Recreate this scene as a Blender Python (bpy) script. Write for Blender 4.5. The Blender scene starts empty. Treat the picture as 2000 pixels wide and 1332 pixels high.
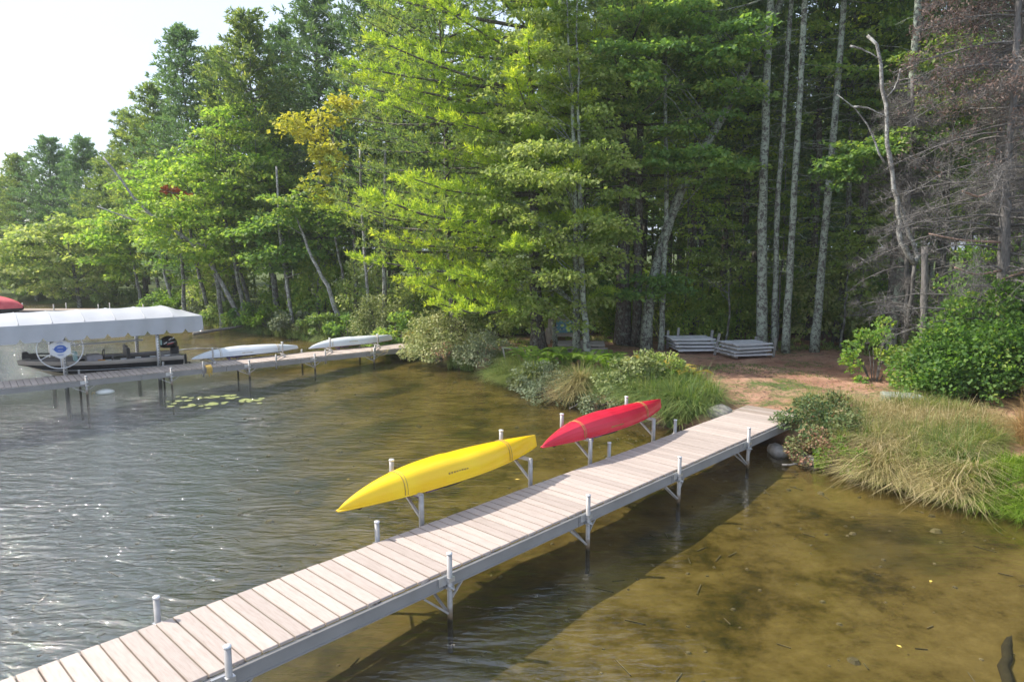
import bpy, math, random
import numpy as np
from mathutils import Vector

R = math.radians
random.seed(7)
rng = np.random.default_rng(11)
scene = bpy.context.scene
COL = scene.collection

# ------------------------------------------------------------------ camera, sky, sun, exposure
cam_d = bpy.data.cameras.new("camera")
cam_d.sensor_width = 36.0
cam_d.lens = 36.0 * 1372.0 / 2000.0
cam_d.clip_start = 0.1
cam_d.clip_end = 2000
cam = bpy.data.objects.new("camera", cam_d)
COL.objects.link(cam)
cam.location = (0, 0, 4.17)
cam.rotation_euler = (R(90) - math.atan(182.0 / 1372.0), 0, 0)
scene.camera = cam

SUN_EL, SUN_AZ = R(47), R(169)            # azimuth of the direction TO the sun, from +X towards +Y
sun_vec = Vector((math.cos(SUN_EL) * math.cos(SUN_AZ), math.cos(SUN_EL) * math.sin(SUN_AZ), math.sin(SUN_EL)))
world = bpy.data.worlds.new("World")
scene.world = world
world.use_nodes = True
wn, wl = world.node_tree.nodes, world.node_tree.links
wn.clear()
w_out = wn.new("ShaderNodeOutputWorld")
w_bg = wn.new("ShaderNodeBackground")
w_sky = wn.new("ShaderNodeTexSky")
w_sky.sky_type = 'NISHITA'
w_sky.sun_disc = False
w_sky.sun_elevation = SUN_EL
w_sky.sun_rotation = math.pi / 2 - SUN_AZ
w_sky.dust_density = 2.5
w_sky.air_density = 1.0
w_tc = wn.new("ShaderNodeTexCoord")
w_mp = wn.new("ShaderNodeMapping")
w_mp.inputs['Scale'].default_value = (1.0, 1.0, 2.6)
w_ns = wn.new("ShaderNodeTexNoise")
w_ns.inputs['Scale'].default_value = 1.7
w_ns.inputs['Detail'].default_value = 5
w_ns.inputs['Roughness'].default_value = 0.5
w_rp = wn.new("ShaderNodeMapRange")
w_rp.inputs['From Min'].default_value = 0.36
w_rp.inputs['From Max'].default_value = 0.66
w_rp.inputs['To Min'].default_value = 0.36
w_rp.inputs['To Max'].default_value = 0.98
w_mx = wn.new("ShaderNodeMixRGB")
w_mx.inputs['Color2'].default_value = (3.25, 3.8, 4.75, 1)      # thin bright overcast veil
wl.new(w_tc.outputs['Generated'], w_mp.inputs['Vector'])
wl.new(w_mp.outputs[0], w_ns.inputs['Vector'])
wl.new(w_ns.outputs['Fac'], w_rp.inputs['Value'])
wl.new(w_rp.outputs[0], w_mx.inputs['Fac'])
wl.new(w_sky.outputs[0], w_mx.inputs['Color1'])
wl.new(w_mx.outputs[0], w_bg.inputs['Color'])
w_bg.inputs['Strength'].default_value = 0.15
wl.new(w_bg.outputs[0], w_out.inputs['Surface'])

sun_d = bpy.data.lights.new("sun", 'SUN')
sun_d.energy = 3.7
sun_d.angle = R(0.9)
sun_d.color = (1.0, 0.93, 0.82)
sun = bpy.data.objects.new("sun", sun_d)
COL.objects.link(sun)
sun.rotation_euler = sun_vec.to_track_quat('Z', 'Y').to_euler()
scene.view_settings.view_transform = 'Standard'
scene.view_settings.look = 'None'
scene.view_settings.gamma = 1.0
scene.view_settings.use_curve_mapping = False
scene.view_settings.exposure = 0.98
scene.render.engine = 'CYCLES'
scene.cycles.max_bounces = 9
scene.cycles.diffuse_bounces = 6
scene.cycles.transparent_max_bounces = 12
scene.cycles.use_denoising = True

# ------------------------------------------------------------------ helpers: meshes
def V(*a): return np.array(a, float)
def unit(v):
    v = np.asarray(v, float)
    return v / (np.linalg.norm(v, axis=-1, keepdims=True) + 1e-12)

def mesh_np(name, verts, quads=None, tris=None, mat=None, smooth=False, tint=None, mats=None, midx=None):
    verts = np.asarray(verts, np.float32).reshape(-1, 3)
    nq = 0 if quads is None else len(quads)
    nt = 0 if tris is None else len(tris)
    me = bpy.data.meshes.new(name)
    me.vertices.add(len(verts))
    me.vertices.foreach_set('co', verts.ravel())
    idx, tot = [], []
    if nq: idx.append(np.asarray(quads, np.int32).ravel()); tot.append(np.full(nq, 4, np.int32))
    if nt: idx.append(np.asarray(tris, np.int32).ravel()); tot.append(np.full(nt, 3, np.int32))
    idx = np.concatenate(idx); tot = np.concatenate(tot)
    me.loops.add(len(idx))
    me.loops.foreach_set('vertex_index', idx)
    me.polygons.add(nq + nt)
    st = np.concatenate([[0], np.cumsum(tot)[:-1]]).astype(np.int32)
    me.polygons.foreach_set('loop_start', st)
    me.polygons.foreach_set('use_smooth', np.full(nq + nt, smooth))
    for m in (mats or ([mat] if mat else [])): me.materials.append(m)
    if midx is not None: me.polygons.foreach_set('material_index', np.asarray(midx, np.int32))
    if tint is not None:
        a = me.attributes.new('tint', 'FLOAT', 'FACE')
        a.data.foreach_set('value', np.asarray(tint, np.float32))
    me.update(calc_edges=True)
    return me

def link(name, me, parent=None, loc=None, rot=None):
    o = bpy.data.objects.new(name, me)
    COL.objects.link(o)
    if parent is not None: o.parent = parent
    if loc is not None: o.location = loc
    if rot is not None: o.rotation_euler = rot
    return o

def tag(o, label=None, cat=None, group=None, kind=None):
    if label: o['label'] = label
    if cat: o['category'] = cat
    if group: o['group'] = group
    if kind: o['kind'] = kind
    return o

def thing(name, label, cat, loc=(0, 0, 0), rotz=0.0, group=None):
    o = bpy.data.objects.new(name, None)
    o.empty_display_size = 0.2
    COL.objects.link(o)
    o.location = loc
    o.rotation_euler = (0, 0, rotz)
    return tag(o, label, cat, group)

class MB:
    """collects hard-surface pieces into one mesh"""
    def __init__(s): s.v, s.f, s.n = [], [], 0
    def add(s, v, f):
        v = np.asarray(v, float).reshape(-1, 3)
        s.v.append(v); s.f += [tuple(int(i) + s.n for i in q) for q in f]; s.n += len(v)
        return s
    def box(s, c, size, ax=None, bev=0.0):
        hx, hy, hz = [k / 2 for k in size]
        ax = np.eye(3) if ax is None else np.asarray(ax, float)
        if bev <= 0:
            p = np.array([[x, y, z] for z in (-hz, hz) for y in (-hy, hy) for x in (-hx, hx)])
            f = [(0, 2, 3, 1), (4, 5, 7, 6), (0, 1, 5, 4), (1, 3, 7, 5), (3, 2, 6, 7), (2, 0, 4, 6)]
        else:   # top edges chamfered
            b = min(bev, hx * .9, hy * .9, hz * .9)
            lo = [[-hx, -hy, -hz], [hx, -hy, -hz], [hx, hy, -hz], [-hx, hy, -hz]]
            mi = [[-hx, -hy, hz - b], [hx, -hy, hz - b], [hx, hy, hz - b], [-hx, hy, hz - b]]
            to = [[-hx + b, -hy + b, hz], [hx - b, -hy + b, hz], [hx - b, hy - b, hz], [-hx + b, hy - b, hz]]
            p = np.array(lo + mi + to); f = [(3, 2, 1, 0), (8, 9, 10, 11)]
            for k in range(4):
                j = (k + 1) % 4
                f += [(k, j, 4 + j, 4 + k), (4 + k, 4 + j, 8 + j, 8 + k)]
        return s.add(np.asarray(c, float) + p @ ax, f)
    def tube(s, pts, rad, n=8, cap=True):
        pts = np.asarray(pts, float); m = len(pts)
        rad = np.full(m, rad) if np.isscalar(rad) else np.asarray(rad, float)
        tan = unit(np.gradient(pts, axis=0))
        up = np.array([0, 0, 1.0]) if abs(tan[0][2]) < .9 else np.array([1.0, 0, 0])
        vs = []
        for i in range(m):
            a = unit(np.cross(tan[i], up)); b = np.cross(a, tan[i]); up = b
            th = np.arange(n) * 2 * math.pi / n
            vs.append(pts[i] + rad[i] * (np.cos(th)[:, None] * a + np.sin(th)[:, None] * b))
        f = []
        for i in range(m - 1):
            for k in range(n):
                j = (k + 1) % n
                f.append((i * n + k, i * n + j, (i + 1) * n + j, (i + 1) * n + k))
        if cap: f += [tuple(range(n))[::-1], tuple((m - 1) * n + k for k in range(n))]
        return s.add(np.concatenate(vs), f)
    def bar(s, a, b, w, h=None):
        a = np.asarray(a, float); b = np.asarray(b, float); h = h or w
        x = unit(b - a); z = np.array([0, 0, 1.0])
        if abs(x[2]) > .95: z = np.array([1.0, 0, 0])
        y = unit(np.cross(z, x)); z = np.cross(x, y)
        return s.box((a + b) / 2, (np.linalg.norm(b - a), w, h), np.array([x, y, z]))
    def build(s, name, mat, parent=None, smooth=False, loc=None):
        v = np.concatenate(s.v)
        me = bpy.data.meshes.new(name)
        me.from_pydata(v.tolist(), [], s.f)
        me.materials.append(mat)
        if smooth: me.polygons.foreach_set('use_smooth', np.full(len(me.polygons), True))
        me.update()
        return link(name, me, parent, loc)

def loft(rings, closed=True):
    rings = [np.asarray(r, float) for r in rings]; n = len(rings[0]); f = []
    for i in range(len(rings) - 1):
        for k in range(n if closed else n - 1):
            j = (k + 1) % n
            f.append((i * n + k, i * n + j, (i + 1) * n + j, (i + 1) * n + k))
    return np.concatenate(rings), f

# ------------------------------------------------------------------ helpers: materials
def new_mat(name):
    m = bpy.data.materials.new(name); m.use_nodes = True
    nt = m.node_tree; nt.nodes.clear()
    out = nt.nodes.new('ShaderNodeOutputMaterial')
    return m, nt.nodes, nt.links, out

def ramp(nodes, stops):
    r = nodes.new('ShaderNodeValToRGB'); e = r.color_ramp.elements
    while len(e) < len(stops): e.new(0.5)
    for q, (p, c) in zip(e, stops):
        q.position = p; q.color = (*c, 1) if len(c) == 3 else c
    return r

def noise(nodes, links, vec, scale, detail=4, rough=.55, dist=0.0):
    n = nodes.new('ShaderNodeTexNoise'); n.inputs['Scale'].default_value = scale
    n.inputs['Detail'].default_value = detail; n.inputs['Roughness'].default_value = rough
    n.inputs['Distortion'].default_value = dist
    if vec is not None: links.new(vec, n.inputs['Vector'])
    return n

def solid(name, c1, c2=None, scale=4.0, rough=.6, metal=0.0, bump=0.0, bscale=40.0, stretch=(1, 1, 1), spec=.5, detail=5):
    m, N, L, out = new_mat(name)
    p = N.new('ShaderNodeBsdfPrincipled')
    tc = N.new('ShaderNodeTexCoord'); mp = N.new('ShaderNodeMapping'); mp.inputs['Scale'].default_value = stretch
    L.new(tc.outputs['Object'], mp.inputs[0])
    n = noise(N, L, mp.outputs[0], scale, detail)
    r = ramp(N, [(.3, c1), (.7, c2 or c1)])
    L.new(n.outputs['Fac'], r.inputs[0]); L.new(r.outputs[0], p.inputs['Base Color'])
    p.inputs['Roughness'].default_value = rough; p.inputs['Metallic'].default_value = metal
    p.inputs['Specular IOR Level'].default_value = spec
    if bump:
        nb = noise(N, L, mp.outputs[0], bscale, 4)
        b = N.new('ShaderNodeBump'); b.inputs['Strength'].default_value = bump; b.inputs['Distance'].default_value = .02
        L.new(nb.outputs['Fac'], b.inputs['Height']); L.new(b.outputs[0], p.inputs['Normal'])
    L.new(p.outputs[0], out.inputs['Surface'])
    return m

def leaf_mat(name, cols, trans=.42, tcol=None, rough=.55, var=.12):
    """cols: three leaf colours picked by the per-leaf tint; translucent from behind"""
    m, N, L, out = new_mat(name)
    at = N.new('ShaderNodeAttribute'); at.attribute_name = 'tint'
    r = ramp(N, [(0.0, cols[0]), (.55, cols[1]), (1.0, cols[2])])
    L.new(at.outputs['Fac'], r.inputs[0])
    oi = N.new('ShaderNodeObjectInfo')
    mr = N.new('ShaderNodeMapRange'); mr.inputs['To Min'].default_value = 1 - var; mr.inputs['To Max'].default_value = 1 + var
    L.new(oi.outputs['Random'], mr.inputs['Value'])
    hs = N.new('ShaderNodeHueSaturation')
    L.new(r.outputs[0], hs.inputs['Color']); L.new(mr.outputs[0], hs.inputs['Value'])
    p = N.new('ShaderNodeBsdfPrincipled'); p.inputs['Roughness'].default_value = rough
    p.inputs['Specular IOR Level'].default_value = .35
    L.new(hs.outputs[0], p.inputs['Base Color'])
    t = N.new('ShaderNodeBsdfTranslucent')
    mc = N.new('ShaderNodeMixRGB'); mc.blend_type = 'MULTIPLY'; mc.inputs[0].default_value = 1
    mc.inputs['Color2'].default_value = (*(tcol or (1.7, 1.9, .8)), 1)
    L.new(hs.outputs[0], mc.inputs['Color1']); L.new(mc.outputs[0], t.inputs['Color'])
    mx = N.new('ShaderNodeMixShader'); mx.inputs[0].default_value = trans
    L.new(p.outputs[0], mx.inputs[1]); L.new(t.outputs[0], mx.inputs[2]); L.new(mx.outputs[0], out.inputs['Surface'])
    return m

def bark_mat(name, dark, light, lichen=None, lichen_amt=.5, scale=1.0, stretch=(1, 1, .22)):
    m, N, L, out = new_mat(name)
    p = N.new('ShaderNodeBsdfPrincipled'); p.inputs['Roughness'].default_value = .9
    p.inputs['Specular IOR Level'].default_value = .2
    tc = N.new('ShaderNodeTexCoord'); mp = N.new('ShaderNodeMapping'); mp.inputs['Scale'].default_value = stretch
    L.new(tc.outputs['Object'], mp.inputs[0])
    n = noise(N, L, mp.outputs[0], 22 * scale, 6, .65)
    r = ramp(N, [(.35, dark), (.66, light)])
    L.new(n.outputs['Fac'], r.inputs[0]); col = r.outputs[0]
    if lichen:
        n2 = noise(N, L, tc.outputs['Object'], 7.5 * scale, 8, .78, .6)
        r2 = ramp(N, [(.55 - .18 * lichen_amt, (0, 0, 0)), (.59 - .18 * lichen_amt, (1, 1, 1))])
        L.new(n2.outputs['Fac'], r2.inputs[0])
        mx = N.new('ShaderNodeMixRGB'); mx.inputs['Color2'].default_value = (*lichen, 1)
        L.new(r2.outputs[0], mx.inputs[0]); L.new(col, mx.inputs['Color1']); col = mx.outputs[0]
    L.new(col, p.inputs['Base Color'])
    b = N.new('ShaderNodeBump'); b.inputs['Strength'].default_value = .8; b.inputs['Distance'].default_value = .03
    L.new(n.outputs['Fac'], b.inputs['Height']); L.new(b.outputs[0], p.inputs['Normal'])
    L.new(p.outputs[0], out.inputs['Surface'])
    return m

M = {}
M['pine_near'] = leaf_mat('pine_needles_bright', [(0.112, 0.201, 0.048), (0.251, 0.382, 0.066), (0.501, 0.582, 0.091)], .50, (1.7, 1.55, .6))
M['pine_far'] = leaf_mat('pine_needles', [(0.077, 0.147, 0.069), (0.162, 0.251, 0.095), (0.326, 0.381, 0.120)], .48, (1.65, 1.55, .7))
M['pine_dark'] = leaf_mat('pine_needles_dark', [(0.081, 0.143, 0.076), (0.147, 0.234, 0.104), (0.258, 0.341, 0.122)], .3, (1.3, 1.5, .8))
M['maple'] = leaf_mat('maple_leaves', [(0.090, 0.194, 0.074), (0.192, 0.317, 0.095), (0.406, 0.475, 0.137)], .52, (1.6, 1.55, .6))
M['maple_lime'] = leaf_mat('maple_leaves_lime', [(0.118, 0.245, 0.060), (0.252, 0.376, 0.082), (0.454, 0.507, 0.124)], .52, (1.3, 1.4, .6))
M['maple_pale'] = leaf_mat('pale_maple_leaves', [(.12, .21, .05), (.25, .35, .09), (.42, .48, .17)], .5, (1.3, 1.3, .7))
M['yellow'] = leaf_mat('yellow_leaves', [(.15, .25, .05), (.40, .44, .07), (.60, .56, .10)], .4, (1.3, 1.3, .5))
M['red'] = leaf_mat('red_leaves', [(.25, .10, .04), (.38, .10, .05), (.45, .2, .06)], .35, (1.2, .9, .7))
M['pale_shrub'] = leaf_mat('pale_shrub_leaves', [(0.125, 0.175, 0.060), (0.300, 0.338, 0.132), (0.575, 0.550, 0.300)], .3, (1.1, 1.1, .7))
M['gray_shrub'] = leaf_mat('grey_shrub_leaves', [(0.078, 0.124, 0.066), (0.182, 0.221, 0.120), (0.312, 0.325, 0.204)], .25, (1.1, 1.1, .7))
M['under'] = leaf_mat('understory_leaves', [(0.108, 0.181, 0.069), (0.261, 0.343, 0.120), (0.522, 0.524, 0.239)], .50, (1.3, 1.4, .6))
M['alder'] = leaf_mat('alder_leaves', [(0.085, 0.177, 0.051), (0.182, 0.302, 0.068), (0.458, 0.496, 0.111)], .48, (1.3, 1.5, .6))
M['mixed'] = leaf_mat('mixed_autumn_shrub', [(.05, .11, .04), (.17, .20, .07), (.33, .16, .12)], .3, (1.1, 1.1, .7))
M['rust'] = leaf_mat('dead_rusty_needles', [(0.102, 0.072, 0.064), (0.178, 0.122, 0.105), (0.230, 0.178, 0.151)], .3, (1.1, 1, .8))
M['fern'] = leaf_mat('fern_green', [(0.078, 0.162, 0.028), (0.169, 0.259, 0.042), (0.312, 0.356, 0.070)], .52, (1.3, 1.5, .6))
M['fern_gold'] = leaf_mat('fern_golden', [(.20, .22, .03), (.38, .30, .05), (.5, .33, .06)], .4, (1.1, 1.0, .6))
M['sedge'] = leaf_mat('sedge_green', [(0.065, 0.130, 0.042), (0.156, 0.227, 0.070), (0.312, 0.324, 0.112)], .35, (1.3, 1.4, .6))
M['dry'] = leaf_mat('dry_grass', [(0.231, 0.227, 0.084), (0.441, 0.371, 0.179), (0.630, 0.515, 0.315)], .3, (1.1, 1.05, .8))
M['short'] = leaf_mat('short_bright_grass', [(.10, .18, .02), (.20, .30, .03), (.34, .40, .07)], .4, (1.2, 1.3, .5))
M['orange_grass'] = leaf_mat('orange_grass', [(.28, .20, .07), (.46, .29, .13), (.55, .38, .2)], .3, (1.1, 1, .8))
M['bark_pine'] = bark_mat('bark_pine', (.05, .042, .038), (.17, .145, .125), (.22, .24, .20), .15)
M['bark_lichen'] = bark_mat('bark_lichen', (.05, .047, .042), (.19, .18, .165), (.33, .37, .30), .45)
M['bark_gray'] = bark_mat('bark_gray', (.05, .045, .04), (.17, .155, .14), (.26, .28, .24), .3)
M['bark_birch'] = bark_mat('bark_birch', (.11, .10, .095), (.32, .31, .29), (.42, .42, .40), .3, 1.0, (1, 1, 2.5))
M['deadwood'] = bark_mat('dead_wood', (.10, .095, .09), (.22, .205, .195), None)
M['deadlimb'] = bark_mat('dead_limb', (.25, .15, .11), (.46, .32, .26), None)
M['alu'] = solid('aluminium', (.50, .51, .53), (.66, .66, .67), 9, .38, .85, .05, 60)
M['alu_white'] = solid('weathered_white_tube', (.28, .27, .26), (.41, .39, .375), 7, .5, .3, .05, 50)
M['rail'] = solid('grey_vinyl_rail', (.215, .21, .205), (.27, .26, .255), 3, .5, 0, .05, 30, (1, 1, 1))
M['vinyl'] = solid('white_vinyl_canopy', (.36, .37, .395), (.41, .42, .445), .8, .5, 0, .25, 2.2)
M['white'] = solid('white_paint', (.60, .61, .63), (.68, .69, .70), 5, .4)
M['black'] = solid('black_gloss', (.012, .012, .014), (.03, .03, .033), 5, .25)
M['rubber'] = solid('black_plastic', (.02, .02, .02), (.045, .045, .045), 9, .6)
M['tan'] = solid('tan_boat_stripe', (.36, .31, .27), (.42, .37, .32), 3, .35)
M['boatgray'] = solid('boat_carpet', (.30, .29, .31), (.42, .40, .43), 14, .9)
M['boatbottom'] = solid('boat_bottom', (.42, .34, .24), (.55, .46, .34), 3, .45)
M['teal'] = solid('teal_vinyl', (.30, .52, .52), (.45, .66, .66), 4, .4)
M['blue_mark'] = solid('blue_mark', (.03, .09, .36), (.06, .15, .48), 9, .5)
M['red_paint'] = solid('red_cover', (.50, .045, .06), (.62, .10, .11), 3, .5, 0, .2, 6)
M['kayak_yellow'] = solid('yellow_kayak_plastic', (.80, .47, .006), (.85, .58, .010), 1.6, .32, 0, .03, 14)
M['kayak_red'] = solid('red_kayak_plastic', (.50, .008, .030), (.58, .018, .048), 2.0, .33, 0, .03, 14)
M['kayak_white'] = solid('white_kayak_plastic', (.54, .57, .62), (.62, .65, .69), 1.6, .35, 0, .03, 14)
M['kayak_blue'] = solid('blue_deck_plastic', (.05, .07, .25), (.08, .11, .34), 2, .4)
M['kayak_orange'] = solid('orange_deck_plastic', (.55, .23, .02), (.65, .30, .04), 2, .4)
M['strap'] = solid('faded_strap', (.24, .17, .05), (.40, .28, .08), 30, .8)
M['purple'] = solid('purple_seat', (.10, .07, .17), (.17, .12, .25), 6, .7)
M['rope_tan'] = solid('tan_rope', (.50, .38, .20), (.62, .50, .30), 40, .9, 0, .3, 90)
M['rope_yellow'] = solid('yellow_rope', (.60, .36, .06), (.76, .55, .14), 40, .9, 0, .3, 90)
M['slat'] = solid('silvered_slat', (.46, .46, .475), (.70, .70, .72), 9, .8, 0, .3, 30, (.3, 3, 3))
M['slat_dark'] = solid('weathered_brown_slat', (.22, .19, .165), (.40, .36, .32), 9, .85, 0, .3, 30, (.3, 3, 3))
M['resin'] = solid('beige_resin', (.42, .36, .30), (.50, .44, .37), 4, .6)
M['sailcloth'] = solid('blue_cushion', (.11, .28, .38), (.20, .42, .52), 7, .85)
M['stone'] = solid('grey_stone', (.15, .14, .13), (.33, .31, .285), 6, .9, 0, .6, 14)
M['concrete'] = solid('pale_concrete', (.17, .20, .17), (.32, .33, .29), 7, .9, 0, .4, 20)
M['lily'] = solid('lily_pad', (.16, .22, .06), (.37, .37, .15), 2.5, .4)
M['buoy'] = solid('white_buoy', (.60, .60, .55), (.75, .74, .70), 6, .5)
M['sunk'] = solid('waterlogged_wood', (.018, .016, .009), (.04, .034, .018), 9, .9)
M['pebble'] = solid('bed_pebbles', (.05, .045, .03), (.20, .17, .11), 3, .9)
M['leaf_yellow'] = solid('fallen_leaf', (.70, .50, .08), (.75, .58, .15), 6, .6)

def leg_material():
    m, N, L, out = new_mat('dock_leg_tube')
    p = N.new('ShaderNodeBsdfPrincipled'); p.inputs['Roughness'].default_value = .5; p.inputs['Metallic'].default_value = .3
    tc = N.new('ShaderNodeTexCoord'); n = noise(N, L, tc.outputs['Object'], 8, 5); n2 = noise(N, L, tc.outputs['Object'], 25, 4)
    r_ = ramp(N, [(.3, (.28, .27, .26)), (.7, (.41, .39, .375))]); L.new(n.outputs['Fac'], r_.inputs[0])
    sp = N.new('ShaderNodeSeparateXYZ'); L.new(tc.outputs['Object'], sp.inputs[0])
    ma = N.new('ShaderNodeMath'); ma.operation = 'MULTIPLY_ADD'; ma.inputs[1].default_value = .10; L.new(n2.outputs['Fac'], ma.inputs[0]); L.new(sp.outputs['Z'], ma.inputs[2])
    r2 = ramp(N, [(.06, (.045, .04, .025)), (.11, (.20, .14, .085)), (.21, (.27, .235, .20)), (.30, (1, 1, 1))]); L.new(ma.outputs[0], r2.inputs[0])
    mr = N.new('ShaderNodeMapRange'); mr.inputs['From Min'].default_value = .26; mr.inputs['From Max'].default_value = .20; L.new(ma.outputs[0], mr.inputs['Value'])
    mx = N.new('ShaderNodeMixRGB'); L.new(mr.outputs[0], mx.inputs[0]); L.new(r_.outputs[0], mx.inputs['Color1']); L.new(r2.outputs[0], mx.inputs['Color2'])
    L.new(mx.outputs[0], p.inputs['Base Color']); L.new(p.outputs[0], out.inputs['Surface']); return m
M['leg'] = leg_material()

def deck_material():
    m, N, L, out = new_mat('composite_deck_board')
    p = N.new('ShaderNodeBsdfPrincipled'); p.inputs['Roughness'].default_value = .62
    p.inputs['Specular IOR Level'].default_value = .35
    tc = N.new('ShaderNodeTexCoord'); oi = N.new('ShaderNodeObjectInfo')
    ad = N.new('ShaderNodeVectorMath'); ad.operation = 'ADD'
    cb = N.new('ShaderNodeVectorMath'); cb.operation = 'SCALE'; cb.inputs['Scale'].default_value = 37
    cm = N.new('ShaderNodeCombineXYZ')
    for k in range(3): L.new(oi.outputs['Random'], cm.inputs[k])
    L.new(cm.outputs[0], cb.inputs[0]); L.new(tc.outputs['Object'], ad.inputs[0]); L.new(cb.outputs[0], ad.inputs[1])
    mp = N.new('ShaderNodeMapping'); mp.inputs['Scale'].default_value = (9, 1.1, 1)
    L.new(ad.outputs[0], mp.inputs[0])
    n = noise(N, L, mp.outputs[0], 5, 6, .6)
    r = ramp(N, [(.25, (.355, .292, .255)), (.5, (.43, .362, .325)), (.8, (.49, .418, .378))])
    L.new(n.outputs['Fac'], r.inputs[0])
    sp = N.new('ShaderNodeSeparateXYZ'); L.new(tc.outputs['Object'], sp.inputs[0])
    ab = N.new('ShaderNodeMath'); ab.operation = 'ABSOLUTE'; L.new(sp.outputs['X'], ab.inputs[0])
    n2 = noise(N, L, mp.outputs[0], 2.2, 4, .6)
    md = N.new('ShaderNodeMath'); md.operation = 'MULTIPLY_ADD'; md.inputs[1].default_value = .030; md.inputs[2].default_value = .048
    L.new(n2.outputs['Fac'], md.inputs[0])
    gt = N.new('ShaderNodeMapRange'); gt.inputs['From Min'].default_value = -.004; gt.inputs['From Max'].default_value = .012
    sb = N.new('ShaderNodeMath'); sb.operation = 'SUBTRACT'; L.new(ab.outputs[0], sb.inputs[0]); L.new(md.outputs[0], sb.inputs[1])
    L.new(sb.outputs[0], gt.inputs['Value'])
    wv = N.new('ShaderNodeMath'); wv.operation = 'MULTIPLY'; wv.inputs[1].default_value = 2 * math.pi / .0125; L.new(sp.outputs['X'], wv.inputs[0])
    ws = N.new('ShaderNodeMath'); ws.operation = 'SINE'; L.new(wv.outputs[0], ws.inputs[0])
    wr = N.new('ShaderNodeMapRange'); wr.inputs['From Min'].default_value = .2; wr.inputs['From Max'].default_value = 1; wr.inputs['To Max'].default_value = .30; L.new(ws.outputs[0], wr.inputs['Value'])
    mz = N.new('ShaderNodeMath'); mz.operation = 'MAXIMUM'; L.new(wr.outputs[0], mz.inputs[1])
    mu = N.new('ShaderNodeMath'); mu.operation = 'MULTIPLY'; mu.inputs[1].default_value = .6; L.new(gt.outputs[0], mz.inputs[0]); L.new(mz.outputs[0], mu.inputs[0])
    mx = N.new('ShaderNodeMixRGB'); mx.inputs['Color2'].default_value = (.27, .21, .165, 1)   # dirt gathered along the board edges
    L.new(mu.outputs[0], mx.inputs[0]); L.new(r.outputs[0], mx.inputs['Color1'])
    hs = N.new('ShaderNodeHueSaturation'); mr = N.new('ShaderNodeMapRange')
    mr.inputs['To Min'].default_value = .87; mr.inputs['To Max'].default_value = 1.10
    L.new(oi.outputs['Random'], mr.inputs['Value']); L.new(mr.outputs[0], hs.inputs['Value']); L.new(mx.outputs[0], hs.inputs['Color'])
    L.new(hs.outputs[0], p.inputs['Base Color'])
    b = N.new('ShaderNodeBump'); b.inputs['Strength'].default_value = .3; b.inputs['Distance'].default_value = .004
    L.new(n.outputs['Fac'], b.inputs['Height']); L.new(b.outputs[0], p.inputs['Normal'])
    L.new(p.outputs[0], out.inputs['Surface'])
    return m
M['deck'] = deck_material()

# ------------------------------------------------------------------ terrain
SHORE = np.array([(-170, 160), (-120, 115), (-80, 84), (-55, 69), (-40, 58), (-33, 52), (-25.5, 46.8), (-19.5, 40.5), (-16.2, 37.2),
                  (-13.2, 34.7), (-8.7, 31.2), (-5.5, 28.6), (-3.9, 26.7), (-2.4, 24.6), (-.75, 22.7), (.2, 20.8), (.8, 19.6), (1.9, 18.2),
                  (3.1, 16.4), (4.2, 15.3), (5.45, 14.5), (6.0, 12.9), (6.8, 12.0), (7.6, 11.15), (8.3, 9.9), (10, 7.6), (14, 3),
                  (22, -6), (40, -25), (90, -45)], float)
LAND = np.concatenate([SHORE, [(260, -45), (260, 260), (-170, 260)]])

def sdist(x, y):
    x = np.atleast_1d(np.asarray(x, float)); y = np.atleast_1d(np.asarray(y, float))
    d = np.full(x.shape, 1e9)
    for a, b in zip(SHORE[:-1], SHORE[1:]):
        ab = b - a; t = np.clip(((x - a[0]) * ab[0] + (y - a[1]) * ab[1]) / (ab @ ab), 0, 1)
        d = np.minimum(d, np.hypot(x - a[0] - t * ab[0], y - a[1] - t * ab[1]))
    ins = np.zeros(x.shape, bool)
    P = LAND; j = len(P) - 1
    for i in range(len(P)):
        c = ((P[i, 1] > y) != (P[j, 1] > y))
        xi = (P[j, 0] - P[i, 0]) * (y - P[i, 1]) / (P[j, 1] - P[i, 1] + 1e-12) + P[i, 0]
        ins ^= c & (x < xi); j = i
    return np.where(ins, d, -d)

def height(x, y):
    x = np.atleast_1d(np.asarray(x, float)); y = np.atleast_1d(np.asarray(y, float))
    d = sdist(x, y) + .12 * np.sin(x * 2.3 + y * 1.1) + .08 * np.sin(x * 5.1 - y * 3.7)
    s = np.clip(d / .55, 0, 1); s = s * s * (3 - 2 * s)
    und = .03 * np.sin(x * 1.3 + 1) * np.sin(y * 1.1) + .018 * np.sin(x * 3.1 + y * 2.2)
    land = -.05 + .47 * s + .006 * np.clip(d, 0, 14) + und * s + .03 * np.clip(d - 18, 0, 90)
    e = np.clip(-d, 0, 200)
    west = np.clip((-x - 1.5) / 7, 0, 1) * np.clip((e - 3) / 5, 0, 1) * .5
    bed = -(.05 + west + .30 * (1 - np.exp(-e / 2.4)) + .03 * np.clip(e - 7, 0, 40)) + .02 * np.sin(x * 1.9) * np.sin(y * 2.3 + x)
    return np.where(d > 0, land, bed)
def gz(x, y): return float(height(x, y)[0])

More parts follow.
